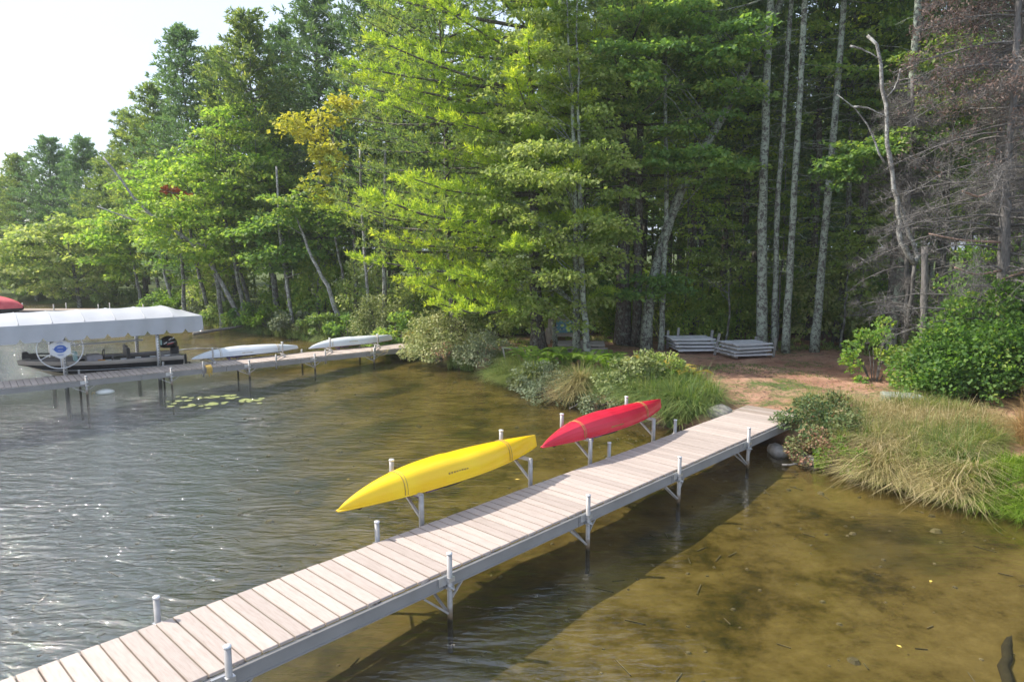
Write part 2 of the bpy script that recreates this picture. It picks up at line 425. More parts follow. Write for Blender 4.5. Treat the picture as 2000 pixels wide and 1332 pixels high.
def terrain_grid():
    xs = np.concatenate([np.arange(-170, -22, 4.0), np.arange(-22, 15, .15), np.arange(15, 30, 1.0), np.arange(30, 201, 8.0)])
    ys = np.concatenate([np.arange(-45, -1, 4.0), np.arange(-1, 40, .17), np.arange(40, 60, 1.0), np.arange(60, 245, 8.0)])
    X, Y = np.meshgrid(xs, ys); Z = height(X.ravel(), Y.ravel())
    nx, ny = len(xs), len(ys)
    vs = np.stack([X.ravel(), Y.ravel(), Z], 1)
    i = (np.arange(ny - 1)[:, None] * nx + np.arange(nx - 1)[None]).ravel()
    q = np.stack([i, i + 1, i + 1 + nx, i + nx], 1)
    mz = Z[q].max(1)
    return vs, q[mz > -.10], q[mz <= -.10]
tv, q_land, q_bed = terrain_grid()

def compact(v, q):
    u, inv = np.unique(q.ravel(), return_inverse=True)
    return v[u], inv.reshape(q.shape)

def ground_material():
    m, N, L, out = new_mat('forest_floor')
    p = N.new('ShaderNodeBsdfPrincipled'); p.inputs['Roughness'].default_value = .95; p.inputs['Specular IOR Level'].default_value = .15
    tc = N.new('ShaderNodeTexCoord'); o = tc.outputs['Object']
    n1 = noise(N, L, o, 1.1, 6, .6); n2 = noise(N, L, o, 38, 5, .7); n3 = noise(N, L, o, .42, 5, .65, .4); n4 = noise(N, L, o, 9, 6, .7)
    r1 = ramp(N, [(.3, (.23, .125, .085)), (.5, (.36, .215, .15)), (.72, (.46, .31, .22))])
    L.new(n1.outputs['Fac'], r1.inputs[0])
    r2 = ramp(N, [(.3, (.55, .5, .5)), (.7, (1.5, 1.45, 1.4))]); L.new(n2.outputs['Fac'], r2.inputs[0])
    mu = N.new('ShaderNodeMixRGB'); mu.blend_type = 'MULTIPLY'; mu.inputs[0].default_value = .8
    L.new(r1.outputs[0], mu.inputs['Color1']); L.new(r2.outputs[0], mu.inputs['Color2'])
    ad = N.new('ShaderNodeMath'); ad.operation = 'MULTIPLY_ADD'; ad.inputs[1].default_value = .45
    L.new(n4.outputs['Fac'], ad.inputs[0]); L.new(n3.outputs['Fac'], ad.inputs[2])
    rg = ramp(N, [(.76, (0, 0, 0)), (.86, (1, 1, 1))]); L.new(ad.outputs[0], rg.inputs[0])
    mg = N.new('ShaderNodeMixRGB'); mg.inputs['Color2'].default_value = (.095, .13, .04, 1)
    L.new(rg.outputs[0], mg.inputs[0]); L.new(mu.outputs[0], mg.inputs['Color1'])
    sp = N.new('ShaderNodeSeparateXYZ'); L.new(o, sp.inputs[0])
    mr = N.new('ShaderNodeMapRange'); mr.inputs['From Min'].default_value = .05; mr.inputs['From Max'].default_value = .28
    L.new(sp.outputs['Z'], mr.inputs['Value'])
    mw = N.new('ShaderNodeMixRGB'); mw.inputs['Color1'].default_value = (.06, .045, .03, 1)      # wet dark bank
    L.new(mr.outputs[0], mw.inputs[0]); L.new(mg.outputs[0], mw.inputs['Color2'])
    mr2 = N.new('ShaderNodeMapRange'); mr2.inputs['From Min'].default_value = .0; mr2.inputs['From Max'].default_value = -.07
    L.new(sp.outputs['Z'], mr2.inputs['Value'])
    mb = N.new('ShaderNodeMixRGB'); mb.inputs['Color2'].default_value = (.10, .075, .03, 1)     # sand under the shallows
    L.new(mr2.outputs[0], mb.inputs[0])
    # away from the trodden clearing the floor is mossy and leafy
    vd = N.new('ShaderNodeVectorMath'); vd.operation = 'DISTANCE'; vd.inputs[1].default_value = (7.0, 21.0, .4); L.new(o, vd.inputs[0])
    mr3 = N.new('ShaderNodeMapRange'); mr3.inputs['From Min'].default_value = 9.0; mr3.inputs['From Max'].default_value = 14.0
    n5 = noise(N, L, o, .7, 4, .6); m5 = N.new('ShaderNodeMath'); m5.operation = 'MULTIPLY_ADD'; m5.inputs[1].default_value = -7; L.new(n5.outputs['Fac'], m5.inputs[0])
    a5 = N.new('ShaderNodeMath'); a5.operation = 'ADD'; a5.inputs[1].default_value = 3.5; L.new(m5.outputs[0], a5.inputs[0]); L.new(vd.outputs['Value'], m5.inputs[2])
    L.new(a5.outputs[0], mr3.inputs['Value'])
    n6 = ramp(N, [(.35, (.035, .05, .018)), (.55, (.08, .11, .03)), (.75, (.15, .12, .06))]); L.new(n4.outputs['Fac'], n6.inputs[0])
    mf = N.new('ShaderNodeMixRGB'); L.new(mr3.outputs[0], mf.inputs[0]); L.new(mw.outputs[0], mf.inputs['Color1']); L.new(n6.outputs[0], mf.inputs['Color2'])
    L.new(mf.outputs[0], mb.inputs['Color1'])
    L.new(mb.outputs[0], p.inputs['Base Color'])
    b = N.new('ShaderNodeBump'); b.inputs['Strength'].default_value = .7; b.inputs['Distance'].default_value = .03
    L.new(n2.outputs['Fac'], b.inputs['Height']); L.new(b.outputs[0], p.inputs['Normal'])
    L.new(p.outputs[0], out.inputs['Surface']); return m

def bed_material():
    m, N, L, out = new_mat('sandy_lake_bed')
    p = N.new('ShaderNodeBsdfPrincipled'); p.inputs['Roughness'].default_value = 1; p.inputs['Specular IOR Level'].default_value = 0
    tc = N.new('ShaderNodeTexCoord'); o = tc.outputs['Object']
    n1 = noise(N, L, o, .62, 7, .62, .5); n2 = noise(N, L, o, 4.0, 10, .78, .2); n3 = noise(N, L, o, .23, 4, .55, .3)
    r1 = ramp(N, [(.30, (.026, .025, .010)), (.42, (.070, .054, .018)), (.53, (.120, .093, .034)), (.72, (.178, .140, .058))])
    ad = N.new('ShaderNodeMath'); ad.operation = 'MULTIPLY_ADD'; ad.inputs[1].default_value = .75
    sb = N.new('ShaderNodeMath'); sb.operation = 'SUBTRACT'; sb.inputs[1].default_value = .5
    L.new(n2.outputs['Fac'], sb.inputs[0]); L.new(sb.outputs[0], ad.inputs[0]); L.new(n1.outputs['Fac'], ad.inputs[2])
    L.new(ad.outputs[0], r1.inputs[0])
    # weed patches
    r3 = ramp(N, [(.56, (0, 0, 0)), (.64, (1, 1, 1))])
    a2 = N.new('ShaderNodeMath'); a2.operation = 'MULTIPLY_ADD'; a2.inputs[1].default_value = .22
    L.new(sb.outputs[0], a2.inputs[0]); L.new(n3.outputs['Fac'], a2.inputs[2]); L.new(a2.outputs[0], r3.inputs[0])
    ml = N.new('ShaderNodeMath'); ml.operation = 'MULTIPLY'; ml.inputs[1].default_value = .65; L.new(r3.outputs[0], ml.inputs[0])
    mx = N.new('ShaderNodeMixRGB'); mx.inputs['Color2'].default_value = (.026, .032, .015, 1)
    L.new(ml.outputs[0], mx.inputs[0]); L.new(r1.outputs[0], mx.inputs['Color1'])
    # deeper bed painted blue-grey, imitating the silvery sky sheen on open water
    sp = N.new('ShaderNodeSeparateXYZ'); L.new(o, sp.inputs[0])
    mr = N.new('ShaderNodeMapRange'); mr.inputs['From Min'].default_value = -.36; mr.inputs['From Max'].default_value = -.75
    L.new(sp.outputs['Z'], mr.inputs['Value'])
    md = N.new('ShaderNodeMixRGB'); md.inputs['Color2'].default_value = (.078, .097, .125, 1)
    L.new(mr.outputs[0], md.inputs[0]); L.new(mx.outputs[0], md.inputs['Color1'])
    L.new(md.outputs[0], p.inputs['Base Color']); L.new(p.outputs[0], out.inputs['Surface']); return m

def water_material():
    m, N, L, out = new_mat('lake_water')
    tc = N.new('ShaderNodeTexCoord'); o = tc.outputs['Object']
    mp = N.new('ShaderNodeMapping'); mp.inputs['Rotation'].default_value = (0, 0, R(22)); mp.inputs['Scale'].default_value = (.55, 1.5, 1)
    L.new(o, mp.inputs[0])
    a = noise(N, L, mp.outputs[0], 1.9, 3, .5, .9); b = noise(N, L, mp.outputs[0], 7.0, 4, .6, .8)
    ad = N.new('ShaderNodeMath'); ad.operation = 'MULTIPLY_ADD'; ad.inputs[1].default_value = .42
    L.new(b.outputs['Fac'], ad.inputs[0]); L.new(a.outputs['Fac'], ad.inputs[2])
    # open water to the west is wind-ruffled, the cove is calmer
    sp = N.new('ShaderNodeSeparateXYZ'); L.new(o, sp.inputs[0])
    mr = N.new('ShaderNodeMapRange'); mr.inputs['From Min'].default_value = 3.0; mr.inputs['From Max'].default_value = -9.0
    mr.inputs['To Min'].default_value = .08; mr.inputs['To Max'].default_value = 1.0
    L.new(sp.outputs['X'], mr.inputs['Value'])
    bp = N.new('ShaderNodeBump'); bp.inputs['Distance'].default_value = .17
    L.new(mr.outputs[0], bp.inputs['Strength']); L.new(ad.outputs[0], bp.inputs['Height'])
    # Schlick reflectance, the same for light coming from above and from below the surface
    ge = N.new('ShaderNodeNewGeometry'); dt = N.new('ShaderNodeVectorMath'); dt.operation = 'DOT_PRODUCT'
    L.new(ge.outputs['Incoming'], dt.inputs[0]); L.new(bp.outputs[0], dt.inputs[1])
    def mth(op, a, b=None, cl=False):
        q = N.new('ShaderNodeMath'); q.operation = op; q.use_clamp = cl
        for k, x in enumerate((a, b)):
            if x is None: continue
            if isinstance(x, (int, float)): q.inputs[k].default_value = x
            else: L.new(x, q.inputs[k])
        return q.outputs[0]
    F0 = .135
    fr_out = mth('ADD', mth('MULTIPLY', mth('POWER', mth('SUBTRACT', 1.0, mth('ABSOLUTE', dt.outputs['Value']), True), 5.0), 1 - F0), F0, True)
    gl = N.new('ShaderNodeBsdfGlossy'); gl.inputs['Roughness'].default_value = .035; L.new(bp.outputs[0], gl.inputs['Normal'])
    tr = N.new('ShaderNodeBsdfTransparent'); tr.inputs['Color'].default_value = (.94, .91, .76, 1)
    mx = N.new('ShaderNodeMixShader'); L.new(fr_out, mx.inputs[0]); L.new(tr.outputs[0], mx.inputs[1]); L.new(gl.outputs[0], mx.inputs[2])
    L.new(mx.outputs[0], out.inputs['Surface']); return m

M['ground'] = ground_material(); M['bed'] = bed_material(); M['water'] = water_material()
v_, q_ = compact(tv, q_land)
tag(link('ground', mesh_np('ground', v_, q_, mat=M['ground'], smooth=True)), kind='structure', label='needle covered reddish forest ground')
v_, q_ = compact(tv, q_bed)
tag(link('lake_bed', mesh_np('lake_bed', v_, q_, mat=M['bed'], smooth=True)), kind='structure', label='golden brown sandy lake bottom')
tag(link('water', mesh_np('water', [(-300, -150, 0), (60, -150, 0), (60, 250, 0), (-300, 250, 0)], [(0, 1, 2, 3)], mat=M['water'])),
    kind='structure', label='clear brown lake water with ripples')
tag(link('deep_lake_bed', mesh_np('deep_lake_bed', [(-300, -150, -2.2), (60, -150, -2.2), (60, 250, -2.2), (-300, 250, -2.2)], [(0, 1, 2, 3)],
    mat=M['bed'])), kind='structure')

# thin humid air over the lake
m_, N_h, L_h, out_h = new_mat('humid_air')
pv = N_h.new('ShaderNodeVolumePrincipled'); pv.inputs['Density'].default_value = .0006; pv.inputs['Color'].default_value = (.93, .96, 1, 1)
pv.inputs['Anisotropy'].default_value = .2
L_h.new(pv.outputs[0], out_h.inputs['Volume'])
tag(MB().box((-20, 52, 11.5), (590, 425, 30)).build('haze', m_), kind='stuff', label='thin pale humid air over lake and wood')

# ------------------------------------------------------------------ foliage builders
def leaves(name, c, d, nrm, ln, wd, tint, mat):
    """rhombic leaves: base point c, direction d, face normal nrm"""
    c, d, nrm = np.asarray(c), unit(d), np.asarray(nrm)
    s = unit(np.cross(d, nrm)); ln = np.asarray(ln)[:, None]; wd = np.asarray(wd)[:, None]
    up = unit(np.cross(s, d))
    v = np.stack([c, c + d * ln * .45 + s * wd * .5 + up * wd * .12, c + d * ln, c + d * ln * .45 - s * wd * .5 + up * wd * .12], 1)
    n = len(c)
    return mesh_np(name, v.reshape(-1, 3), np.arange(n * 4).reshape(n, 4), mat=mat, tint=np.clip(tint, 0, 1))

def rvec(n, g=rng): return unit(g.normal(size=(n, 3)))

def pine_geo(seed, h, z0, Lmax, shape, gap=.5, per=5, subs=12, tufts=7, blades=4, nl=.16, nw=.03, rise=.12, bias=None, zmax_skip=None, x0=(0, 0)):
    """needles and limb centre-lines of one pine. returns needle arrays and list of limbs"""
    g = np.random.default_rng(seed)
    C, D, T, S, limbs = [], [], [], [], []
    z = z0
    while z < h - .15:
        rel = (z - z0) / (h - z0)
        k = per if rel < .85 else 4
        a0 = g.uniform(0, 6.28); wl = g.uniform(.72, 1.18)
        for j in range(k):
            az = a0 + j * 2 * math.pi / k + g.uniform(-.4, .4)
            Lb = Lmax * shape(rel) * wl * g.uniform(.66, 1.14)
            if bias: Lb *= bias(az, z)
            if Lb < .15: continue
            dirh = V(math.cos(az), math.sin(az), 0); per_ = V(-dirh[1], dirh[0], 0)
            r1 = rise + g.uniform(-.08, .08) + .55 * rel ** 2
            dip = g.uniform(.05, .15) * (1 - rel)
            zb = z + g.uniform(-.18, .18)
            def P(s):
                s = np.asarray(s)[..., None]
                return V(x0[0], x0[1], zb) + dirh * s * Lb + V(0, 0, 1) * Lb * (r1 * s - dip * s * 1.6 + dip * 1.7 * s ** 2.4)
            limbs.append((P(np.linspace(0, 1, 5)), .012 + .011 * Lb))
            ns = max(3, int(subs * (.35 + .65 * Lb / Lmax)))
            s = np.linspace(.18, 1, ns) + g.uniform(-.03, .03, ns)
            side = np.array([1, -1, .25, -1, 1, -.3])[np.arange(ns) % 6]
            ell = (.29 * Lb * (1.05 - s) + .16 + .06 * Lb) * g.uniform(.6, 1.15, ns) * np.where(np.abs(side) < .5, .6, 1)
            ang = g.uniform(.65, 1.1, ns)
            sd = dirh * np.cos(ang)[:, None] + per_ * (np.sin(ang) * side)[:, None] + V(0, 0, 1) * (g.uniform(-.08, .34, ns) + np.where(np.abs(side) < .5, .45, 0))[:, None]
            sd[-1] = dirh + V(0, 0, .2); sd = unit(sd)
            base = P(np.clip(s, 0, 1))
            u = (np.arange(tufts) + .6) / tufts
            pts = base[:, None] + sd[:, None] * (ell[:, None] * u)[..., None]
            pts = pts + g.normal(0, .06, pts.shape)
            dd = np.repeat(sd[:, None], tufts, 1)
            pts = pts.reshape(-1, 3); dd = dd.reshape(-1, 3)
            n = len(pts)
            pts = np.repeat(pts, blades, 0)
            dd = unit(np.repeat(dd, blades, 0) * .75 + g.normal(0, .52, (n * blades, 3)) + V(0, 0, .28))
            br = g.uniform(-.16, .16)
            C.append(pts); D.append(dd); S.append(np.full(len(pts), 1.0))
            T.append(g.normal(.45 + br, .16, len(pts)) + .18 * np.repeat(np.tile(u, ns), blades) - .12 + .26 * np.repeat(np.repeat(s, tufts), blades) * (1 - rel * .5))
        z += gap * (1 - .45 * rel) * g.uniform(.8, 1.2)
    C, D, T = np.concatenate(C), np.concatenate(D), np.concatenate(T)
    n = len(C)
    return C, D, T, g.uniform(.75, 1.25, n) * nl, np.full(n, nw), limbs

def limb_mesh(name, trunk_pts, trunk_rad, limbs, mat, sides=9, ls=4):
    m = MB(); m.tube(trunk_pts, trunk_rad, sides)
    for p, r in limbs: m.tube(p, np.linspace(r, r * .25, len(p)), ls, False)
    v = np.concatenate(m.v); me = bpy.data.meshes.new(name); me.from_pydata(v.tolist(), [], m.f)
    me.materials.append(mat); me.polygons.foreach_set('use_smooth', np.full(len(me.polygons), True)); me.update()
    return me

def wig_trunk(pts, n=14, amp=.03, seed=0, flare=1.35, r0=.2, r1=.05):
    g = np.random.default_rng(seed); pts = np.asarray(pts, float)
    t = np.linspace(0, 1, len(pts)); s = np.linspace(0, 1, n)
    P = np.stack([np.interp(s, t, pts[:, k]) for k in range(3)], 1)
    if len(pts) > 2:      # soften the corners
        Q = P.copy(); Q[1:-1] = (P[:-2] + 2 * P[1:-1] + P[2:]) / 4; P = Q
    P[1:-1, :2] += g.normal(0, amp, (n - 2, 2))
    r = r0 + (r1 - r0) * s; r = r * (1 + (flare - 1) * np.exp(-s * 18))
    return P, r * g.uniform(.94, 1.06, n)

def pad_leaves(g, pads, per_m2, ln, wd, drop=.35, jit=.55):
    """flat layered sprays of broad leaves. pads: rows x,y,z,rx,ry,rz"""
    C, D, Nn, T = [], [], [], []
    for (x, y, z, rx, ry, rz, tb) in pads:
        n = max(12, int(per_m2 * math.pi * rx * ry))
        a = g.uniform(0, 2 * math.pi, n); r = np.sqrt(g.uniform(0, 1, n)) * (1 + .25 * np.sin(a * 3 + x * 7) + .15 * np.sin(a * 7 + z * 5))
        px, py = r * np.cos(a) * rx, r * np.sin(a) * ry
        pz = g.normal(0, .33, n) * rz - drop * r ** 2 * rz * 1.3
        C.append(np.stack([x + px, y + py, z + pz], 1))
        d = np.stack([np.cos(a), np.sin(a), np.full(n, -.35)], 1) + g.normal(0, .6, (n, 3)); D.append(d)
        Nn.append(V(0, 0, 1) + g.normal(0, jit, (n, 3)))
        T.append(g.normal(tb, .16, n) + .12 * r)
    C, D, Nn, T = map(np.concatenate, (C, D, Nn, T)); n = len(C)
    k = g.uniform(.7, 1.25, n)
    return C, D, Nn, ln * k, wd * k, T

def crown_pads(g, c, rad, n, pr, flat=.35, hollow=.35):
    """random pads through an ellipsoid, denser near its surface"""
    P = []
    for _ in range(n):
        v = g.normal(size=3); v /= np.linalg.norm(v); r = hollow + (1 - hollow) * g.uniform() ** .6
        q = np.asarray(c) + v * r * np.asarray(rad)
        s = pr * g.uniform(.6, 1.3)
        P.append((*q, s, s * g.uniform(.7, 1.1), s * flat, g.uniform(.3, .62)))
    return P

def limbs_to(g, trunk, pads, r=.03, frac=1.0):
    out = []; T = np.asarray(trunk)
    for p in pads:
        if g.uniform() > frac: continue
        c = np.array(p[:3]); dz = T[:, 2] - (c[2] - .55 * np.hypot(*(T[:, :2] - c[:2]).T))
        i = int(np.argmin(np.abs(dz) + .3 * np.linalg.norm(T - c, axis=1)))
        a = T[i]; mid = (a + c) / 2 + V(0, 0, .12 * np.linalg.norm(c - a)) + g.normal(0, .06, 3)
        out.append((np.array([a, (a + mid) / 2 + g.normal(0, .03, 3), mid, (mid + c) / 2, c]), r * (.5 + .16 * np.linalg.norm(c - a))))
    return out

def tree(name, label, x, y, trunk_me, crown_me, group=None, cat='tree', rz=0.0, sc=1.0, z=None, tilt=(0, 0)):
    t = thing(name, label, cat, (x, y, (gz(x, y) - .06) if z is None else z), rz, group)
    t.scale = (sc, sc, sc); t.rotation_euler = (tilt[0], tilt[1], rz)
    if trunk_me: link('trunk', trunk_me, t)
    if crown_me: link('crown', crown_me, t)
    return t

def bush_meshes(seed, rx, ry, h, n, ln, wd, mat, stem_mat, droop=.3, nst=14, upright=.0, tb=.5):
    g = np.random.default_rng(seed)
    ncl = max(14, int(n / 70)); a = g.uniform(0, 6.283, ncl); rr = np.sqrt(g.uniform(0, 1, ncl))
    zz = g.uniform(.12, 1, ncl) ** .8 * h * np.sqrt(np.clip(1.08 - rr ** 2, .08, 1))
    cc = np.stack([rr * np.cos(a) * rx, rr * np.sin(a) * ry, zz], 1)
    cs = .16 * (rx + ry + h) / 3 * g.uniform(.6, 1.35, ncl) + .05
    idx = g.integers(0, ncl, n)
    v = g.normal(size=(n, 3)); v /= np.linalg.norm(v, axis=1)[:, None]; v *= g.uniform(.3, 1, n)[:, None] ** .5
    C = cc[idx] + v * cs[idx][:, None] * V(1.15, 1.15, .85); C[:, 2] = np.maximum(C[:, 2], .01 + g.uniform(0, .1, n))
    out = C - V(0, 0, h * .3); D = unit(out) * .8 + g.normal(0, .55, (n, 3)) + V(0, 0, .35 * upright - droop)
    Nn = unit(out) * .5 + V(0, 0, .8) + g.normal(0, .5, (n, 3))
    k = g.uniform(.65, 1.25, n); clt = g.normal(0, .12, ncl)
    crown = leaves('foliage', C, D, Nn, ln * k, wd * k, g.normal(tb, .17, n) + clt[idx], mat)
    m = MB()
    for i in range(min(nst, ncl)):
        e = cc[i]; b = V(e[0] * .18, e[1] * .18, -.05); mid = (b + e) / 2 + V(0, 0, .12 * h) + g.normal(0, .03, 3)
        m.tube([b, (b + mid) / 2, mid, e], [.016 * h ** .5, .012, .009, .004], 4, False)
    vv = np.concatenate(m.v); sm = bpy.data.meshes.new('stem'); sm.from_pydata(vv.tolist(), [], m.f); sm.materials.append(stem_mat); sm.update()
    return crown, sm

def blades_mesh(name, base, h, lean, az, w, tint, mat, seg=3):
    """curved grass blades, n x (seg quads)"""
    n = len(base); s = np.linspace(0, 1, seg + 1)[None, :, None]
    dirh = np.stack([np.cos(az), np.sin(az), np.zeros(n)], 1)[:, None]
    hh = np.asarray(h)[:, None, None]; le = np.asarray(lean)[:, None, None]
    P = base[:, None] + dirh * hh * le * s ** 1.9 + V(0, 0, 1) * hh * (s * (1.0) - .55 * np.clip(le, 0, 1.6) * s ** 2.3)
    side = np.stack([-np.sin(az), np.cos(az), np.zeros(n)], 1)[:, None] * (np.asarray(w)[:, None, None] * (1.02 - s) ** .6) * .5
    v = np.stack([P - side, P + side], 2).reshape(n, -1, 3)
    k = 2 * (seg + 1)
    q = np.concatenate([np.stack([np.arange(n) * k + 2 * i, np.arange(n) * k + 2 * i + 1, np.arange(n) * k + 2 * i + 3, np.arange(n) * k + 2 * i + 2], 1) for i in range(seg)])
    return mesh_np(name, v.reshape(-1, 3), q, mat=mat, tint=np.clip(np.tile(tint, seg), 0, 1))

# ------------------------------------------------------------------ docks
class Frame:
    """straight dock frame: t along, off towards the far side, z up"""
    def __init__(s, o, ang):
        s.o = np.array([*o, 0.0]); s.d = V(math.cos(ang), math.sin(ang), 0); s.n = V(-s.d[1], s.d[0], 0); s.ang = ang
        s.ax = np.array([s.d, s.n, [0, 0, 1.0]])
    def P(s, t, off, z): return s.o + s.d * t + s.n * off + V(0, 0, z)

DA = math.radians(46.67)
ND = Frame((-1.096, 7.139), DA)             # near dock: origin on its right-hand edge; left edge is off = 1.19
LD = Frame((-10.35, 21.10), math.radians(38.3))

def build_dock(F, label, t0, t1, W, z, pitch, post_t, post_side, zt, bed, sec, name='dock', left_posts=()):
    root = thing(name, label, 'dock', F.P(t0, 0, 0), F.ang)
    rel = Frame((0, 0), 0)
    # boards
    bw, th = pitch - .013, .028
    b = MB().box((0, 0, -th / 2), (bw, W, th), None, .004)
    first = None; nb = int((t1 - t0) / pitch)
    g = np.random.default_rng(3)
    for i in range(nb):
        if first is None:
            first = b.build('plank', M['deck'], root); o = first
        else:
            o = first.copy(); COL.objects.link(o); o.parent = root
        o.location = ((i + .5) * pitch, W / 2 + g.normal(0, .002), z + g.normal(0, .0012))
        o.rotation_euler = (0, 0, g.normal(0, .0016))
    # rails and cross members by section
    k = 0; a = t1 - t0
    while a > .05:
        a0 = max(0, a - sec)
        for off in (-.022, W + .022):
            m = MB(); zc = z - .036 - .075
            m.box(((a + a0) / 2, off, zc), (a - a0 - .012, .036, .15))
            m.box(((a + a0) / 2, off + (-.02 if off < 0 else .02), zc + .066), (a - a0 - .014, .012, .018))
            m.box(((a + a0) / 2, off + (-.02 if off < 0 else .02), zc - .066), (a - a0 - .014, .012, .018))
            m.build('side_rail', M['rail'], root)
        m = MB()
        for q in np.linspace(a0 + .15, a - .15, 4): m.box((q, W / 2, z - .09), (.05, W - .02, .07))
        m.build('cross_beam', M['alu'], root)
        a = a0; k += 1
    def leg(t, off, sgn, mate):
        tt = t - t0; ho = off + sgn * .075
        p = F.P(t, ho, 0); zb = gz(p[0], p[1]) - .1 if not bed else bed
        o = MB().tube([(tt, ho, zb), (tt, ho, (zb + z) / 2), (tt, ho, z + zt)], .031, 12).build('leg', M['leg'], root, True)
        c = MB().tube([(tt, ho, z + zt), (tt, ho, z + zt + .018)], .034, 12)
        c.build('cap', M['white'], o, True)
        cl = MB().box((tt - .07, off + sgn * .045, z - .085), (.15, .03, .10)); cl.box((tt, ho, z - .07), (.085, .085, .05))
        cl.box((tt, ho, z - .17), (.078, .078, .03))
        cl.tube([(tt, ho + sgn * .03, z - .17), (tt, ho + sgn * .075, z - .17)], .012, 6)
        cl.build('clamp', M['alu'], o)
        br = MB(); br.bar((tt - .34, off + sgn * .03, z - .2), (tt - .03, ho, .10), .03, .022)
        br.build('brace', M['alu_white'], o)
        br = MB(); br.bar((tt + .23, off + sgn * .03, z - .18), (tt + .03, ho, z - .30), .026, .02)
        br.build('brace', M['alu_white'], o)
        if mate:
            br = MB(); br.bar((tt, off - sgn * .5, z - .16), (tt, ho, .06), .03, .022); br.build('brace', M['alu_white'], o)
    for t in post_t: leg(t, 0, -1, True)
    for t in left_posts: leg(t, W, 1, False)
    return root

near_dock = build_dock(ND, 'long composite plank dock in the foreground running to the sandy landing', -6.4, 10.2, 1.19, .57, .1626,
                       (-4.5, -2.03, .50, 3.05, 5.5, 8.05), -1, .215, None, 2.44, 'dock', (-4.5, -2.12, .49, 5.42, 7.65))
# a wider landing plate where the dock meets the shore
lp = MB(); lp.box((0, 0, 0), (.75, 1.32, .03), None, .004)
o = lp.build('landing_plate', M['deck'], near_dock); o.location = (16.92, .62, .545)
left_dock = build_dock(LD, 'narrow far dock beside the covered boat lift, reaching the shrubby bank', -11.0, 8.9, 1.12, .46, .152,
                       (-9.2, -6.9, -4.6, -2.28, -.05, 2.28, 4.5, 6.75), -1, .09, None, 2.44, 'dock', (-6.8, -2.3, .0, 2.3, 4.55, 6.8))

# ------------------------------------------------------------------ kayak racks
def rack_near(F, t, label, group, W=1.19, z=.57, zt=.385, reach=.70, up=.33):
    r = thing('kayak_rack', label, 'kayak rack', F.P(t, W, 0), F.ang, group)
    o0 = .075
    MB().tube([(0, o0, .34), (0, o0, z + zt)], .036, 12).build('post', M['alu_white'], r, True)
    MB().box((0, (o0 + reach) / 2, z + zt - .005), (.05, reach - o0 + .04, .045), None, .006).build('arm', M['alu_white'], r)
    MB().bar((0, o0 + .02, z + .07), (0, o0 + .40, z + zt - .02), .035, .028).build('brace', M['alu_white'], r)
    u = MB().tube([(0, reach, z + zt - .04), (0, reach, z + zt + up)], .033, 12).build('upright', M['alu_white'], r, True)
    MB().tube([(0, reach, z + zt + up), (0, reach, z + zt + up + .02)], .037, 12).build('cap', M['white'], u, True)
    b = MB().box((0, o0 - .028, .47), (.11, .03, .10)); b.box((0, o0, .47), (.09, .09, .05)); b.build('bracket', M['alu'], r)
    return r
GR = 'aluminium kayak racks on the foreground dock'
rack_near(ND, 1.2, 'metal dock rack under the low bow end of the yellow kayak', GR)
rack_near(ND, 3.35, 'metal dock rack under the raised stern end of the yellow kayak', GR)
rack_near(ND, 4.87, 'metal dock rack under the low bow end of the red kayak', GR)
rack_near(ND, 6.85, 'metal dock rack under the stern of the red kayak, by the grassy bank', GR)

def rack_far(F, t, label, group):
    r = thing('kayak_rack', label, 'kayak rack', F.P(t, 0, 0), F.ang, group)
    MB().tube([(-.5, -.06, .18), (-.5, -.06, .67)], .028, 8).build('post', M['alu_white'], r, True)
    MB().bar((-.5, -.06, .52), (0, .60, .545), .03).build('brace', M['alu_white'], r)
    MB().box((0, 1.15, .548), (.04, 1.25, .035)).build('arm', M['alu_white'], r)
    u = MB().tube([(0, .68, .46), (0, .68, .96)], .028, 8).build('upright', M['alu_white'], r, True)
    MB().box((0, .70, .95), (.05, .10, .03)).build('hook', M['white'], u)
    MB().box((0, .62, .50), (.08, .2, .07)).build('bracket', M['alu'], r)
    return r
GR = 'kayak racks on the far dock'
rack_far(LD, 1.38, 'rack holding the bow end of the blue-trimmed white kayak', GR)
rack_far(LD, 3.67, 'rack holding the stern end of the blue-trimmed white kayak', GR)
rack_far(LD, 5.40, 'rack holding the bow end of the orange-decked white kayak', GR)
rack_far(LD, 7.30, 'rack holding the stern of the orange-decked white kayak, next to the hanging rope', GR)

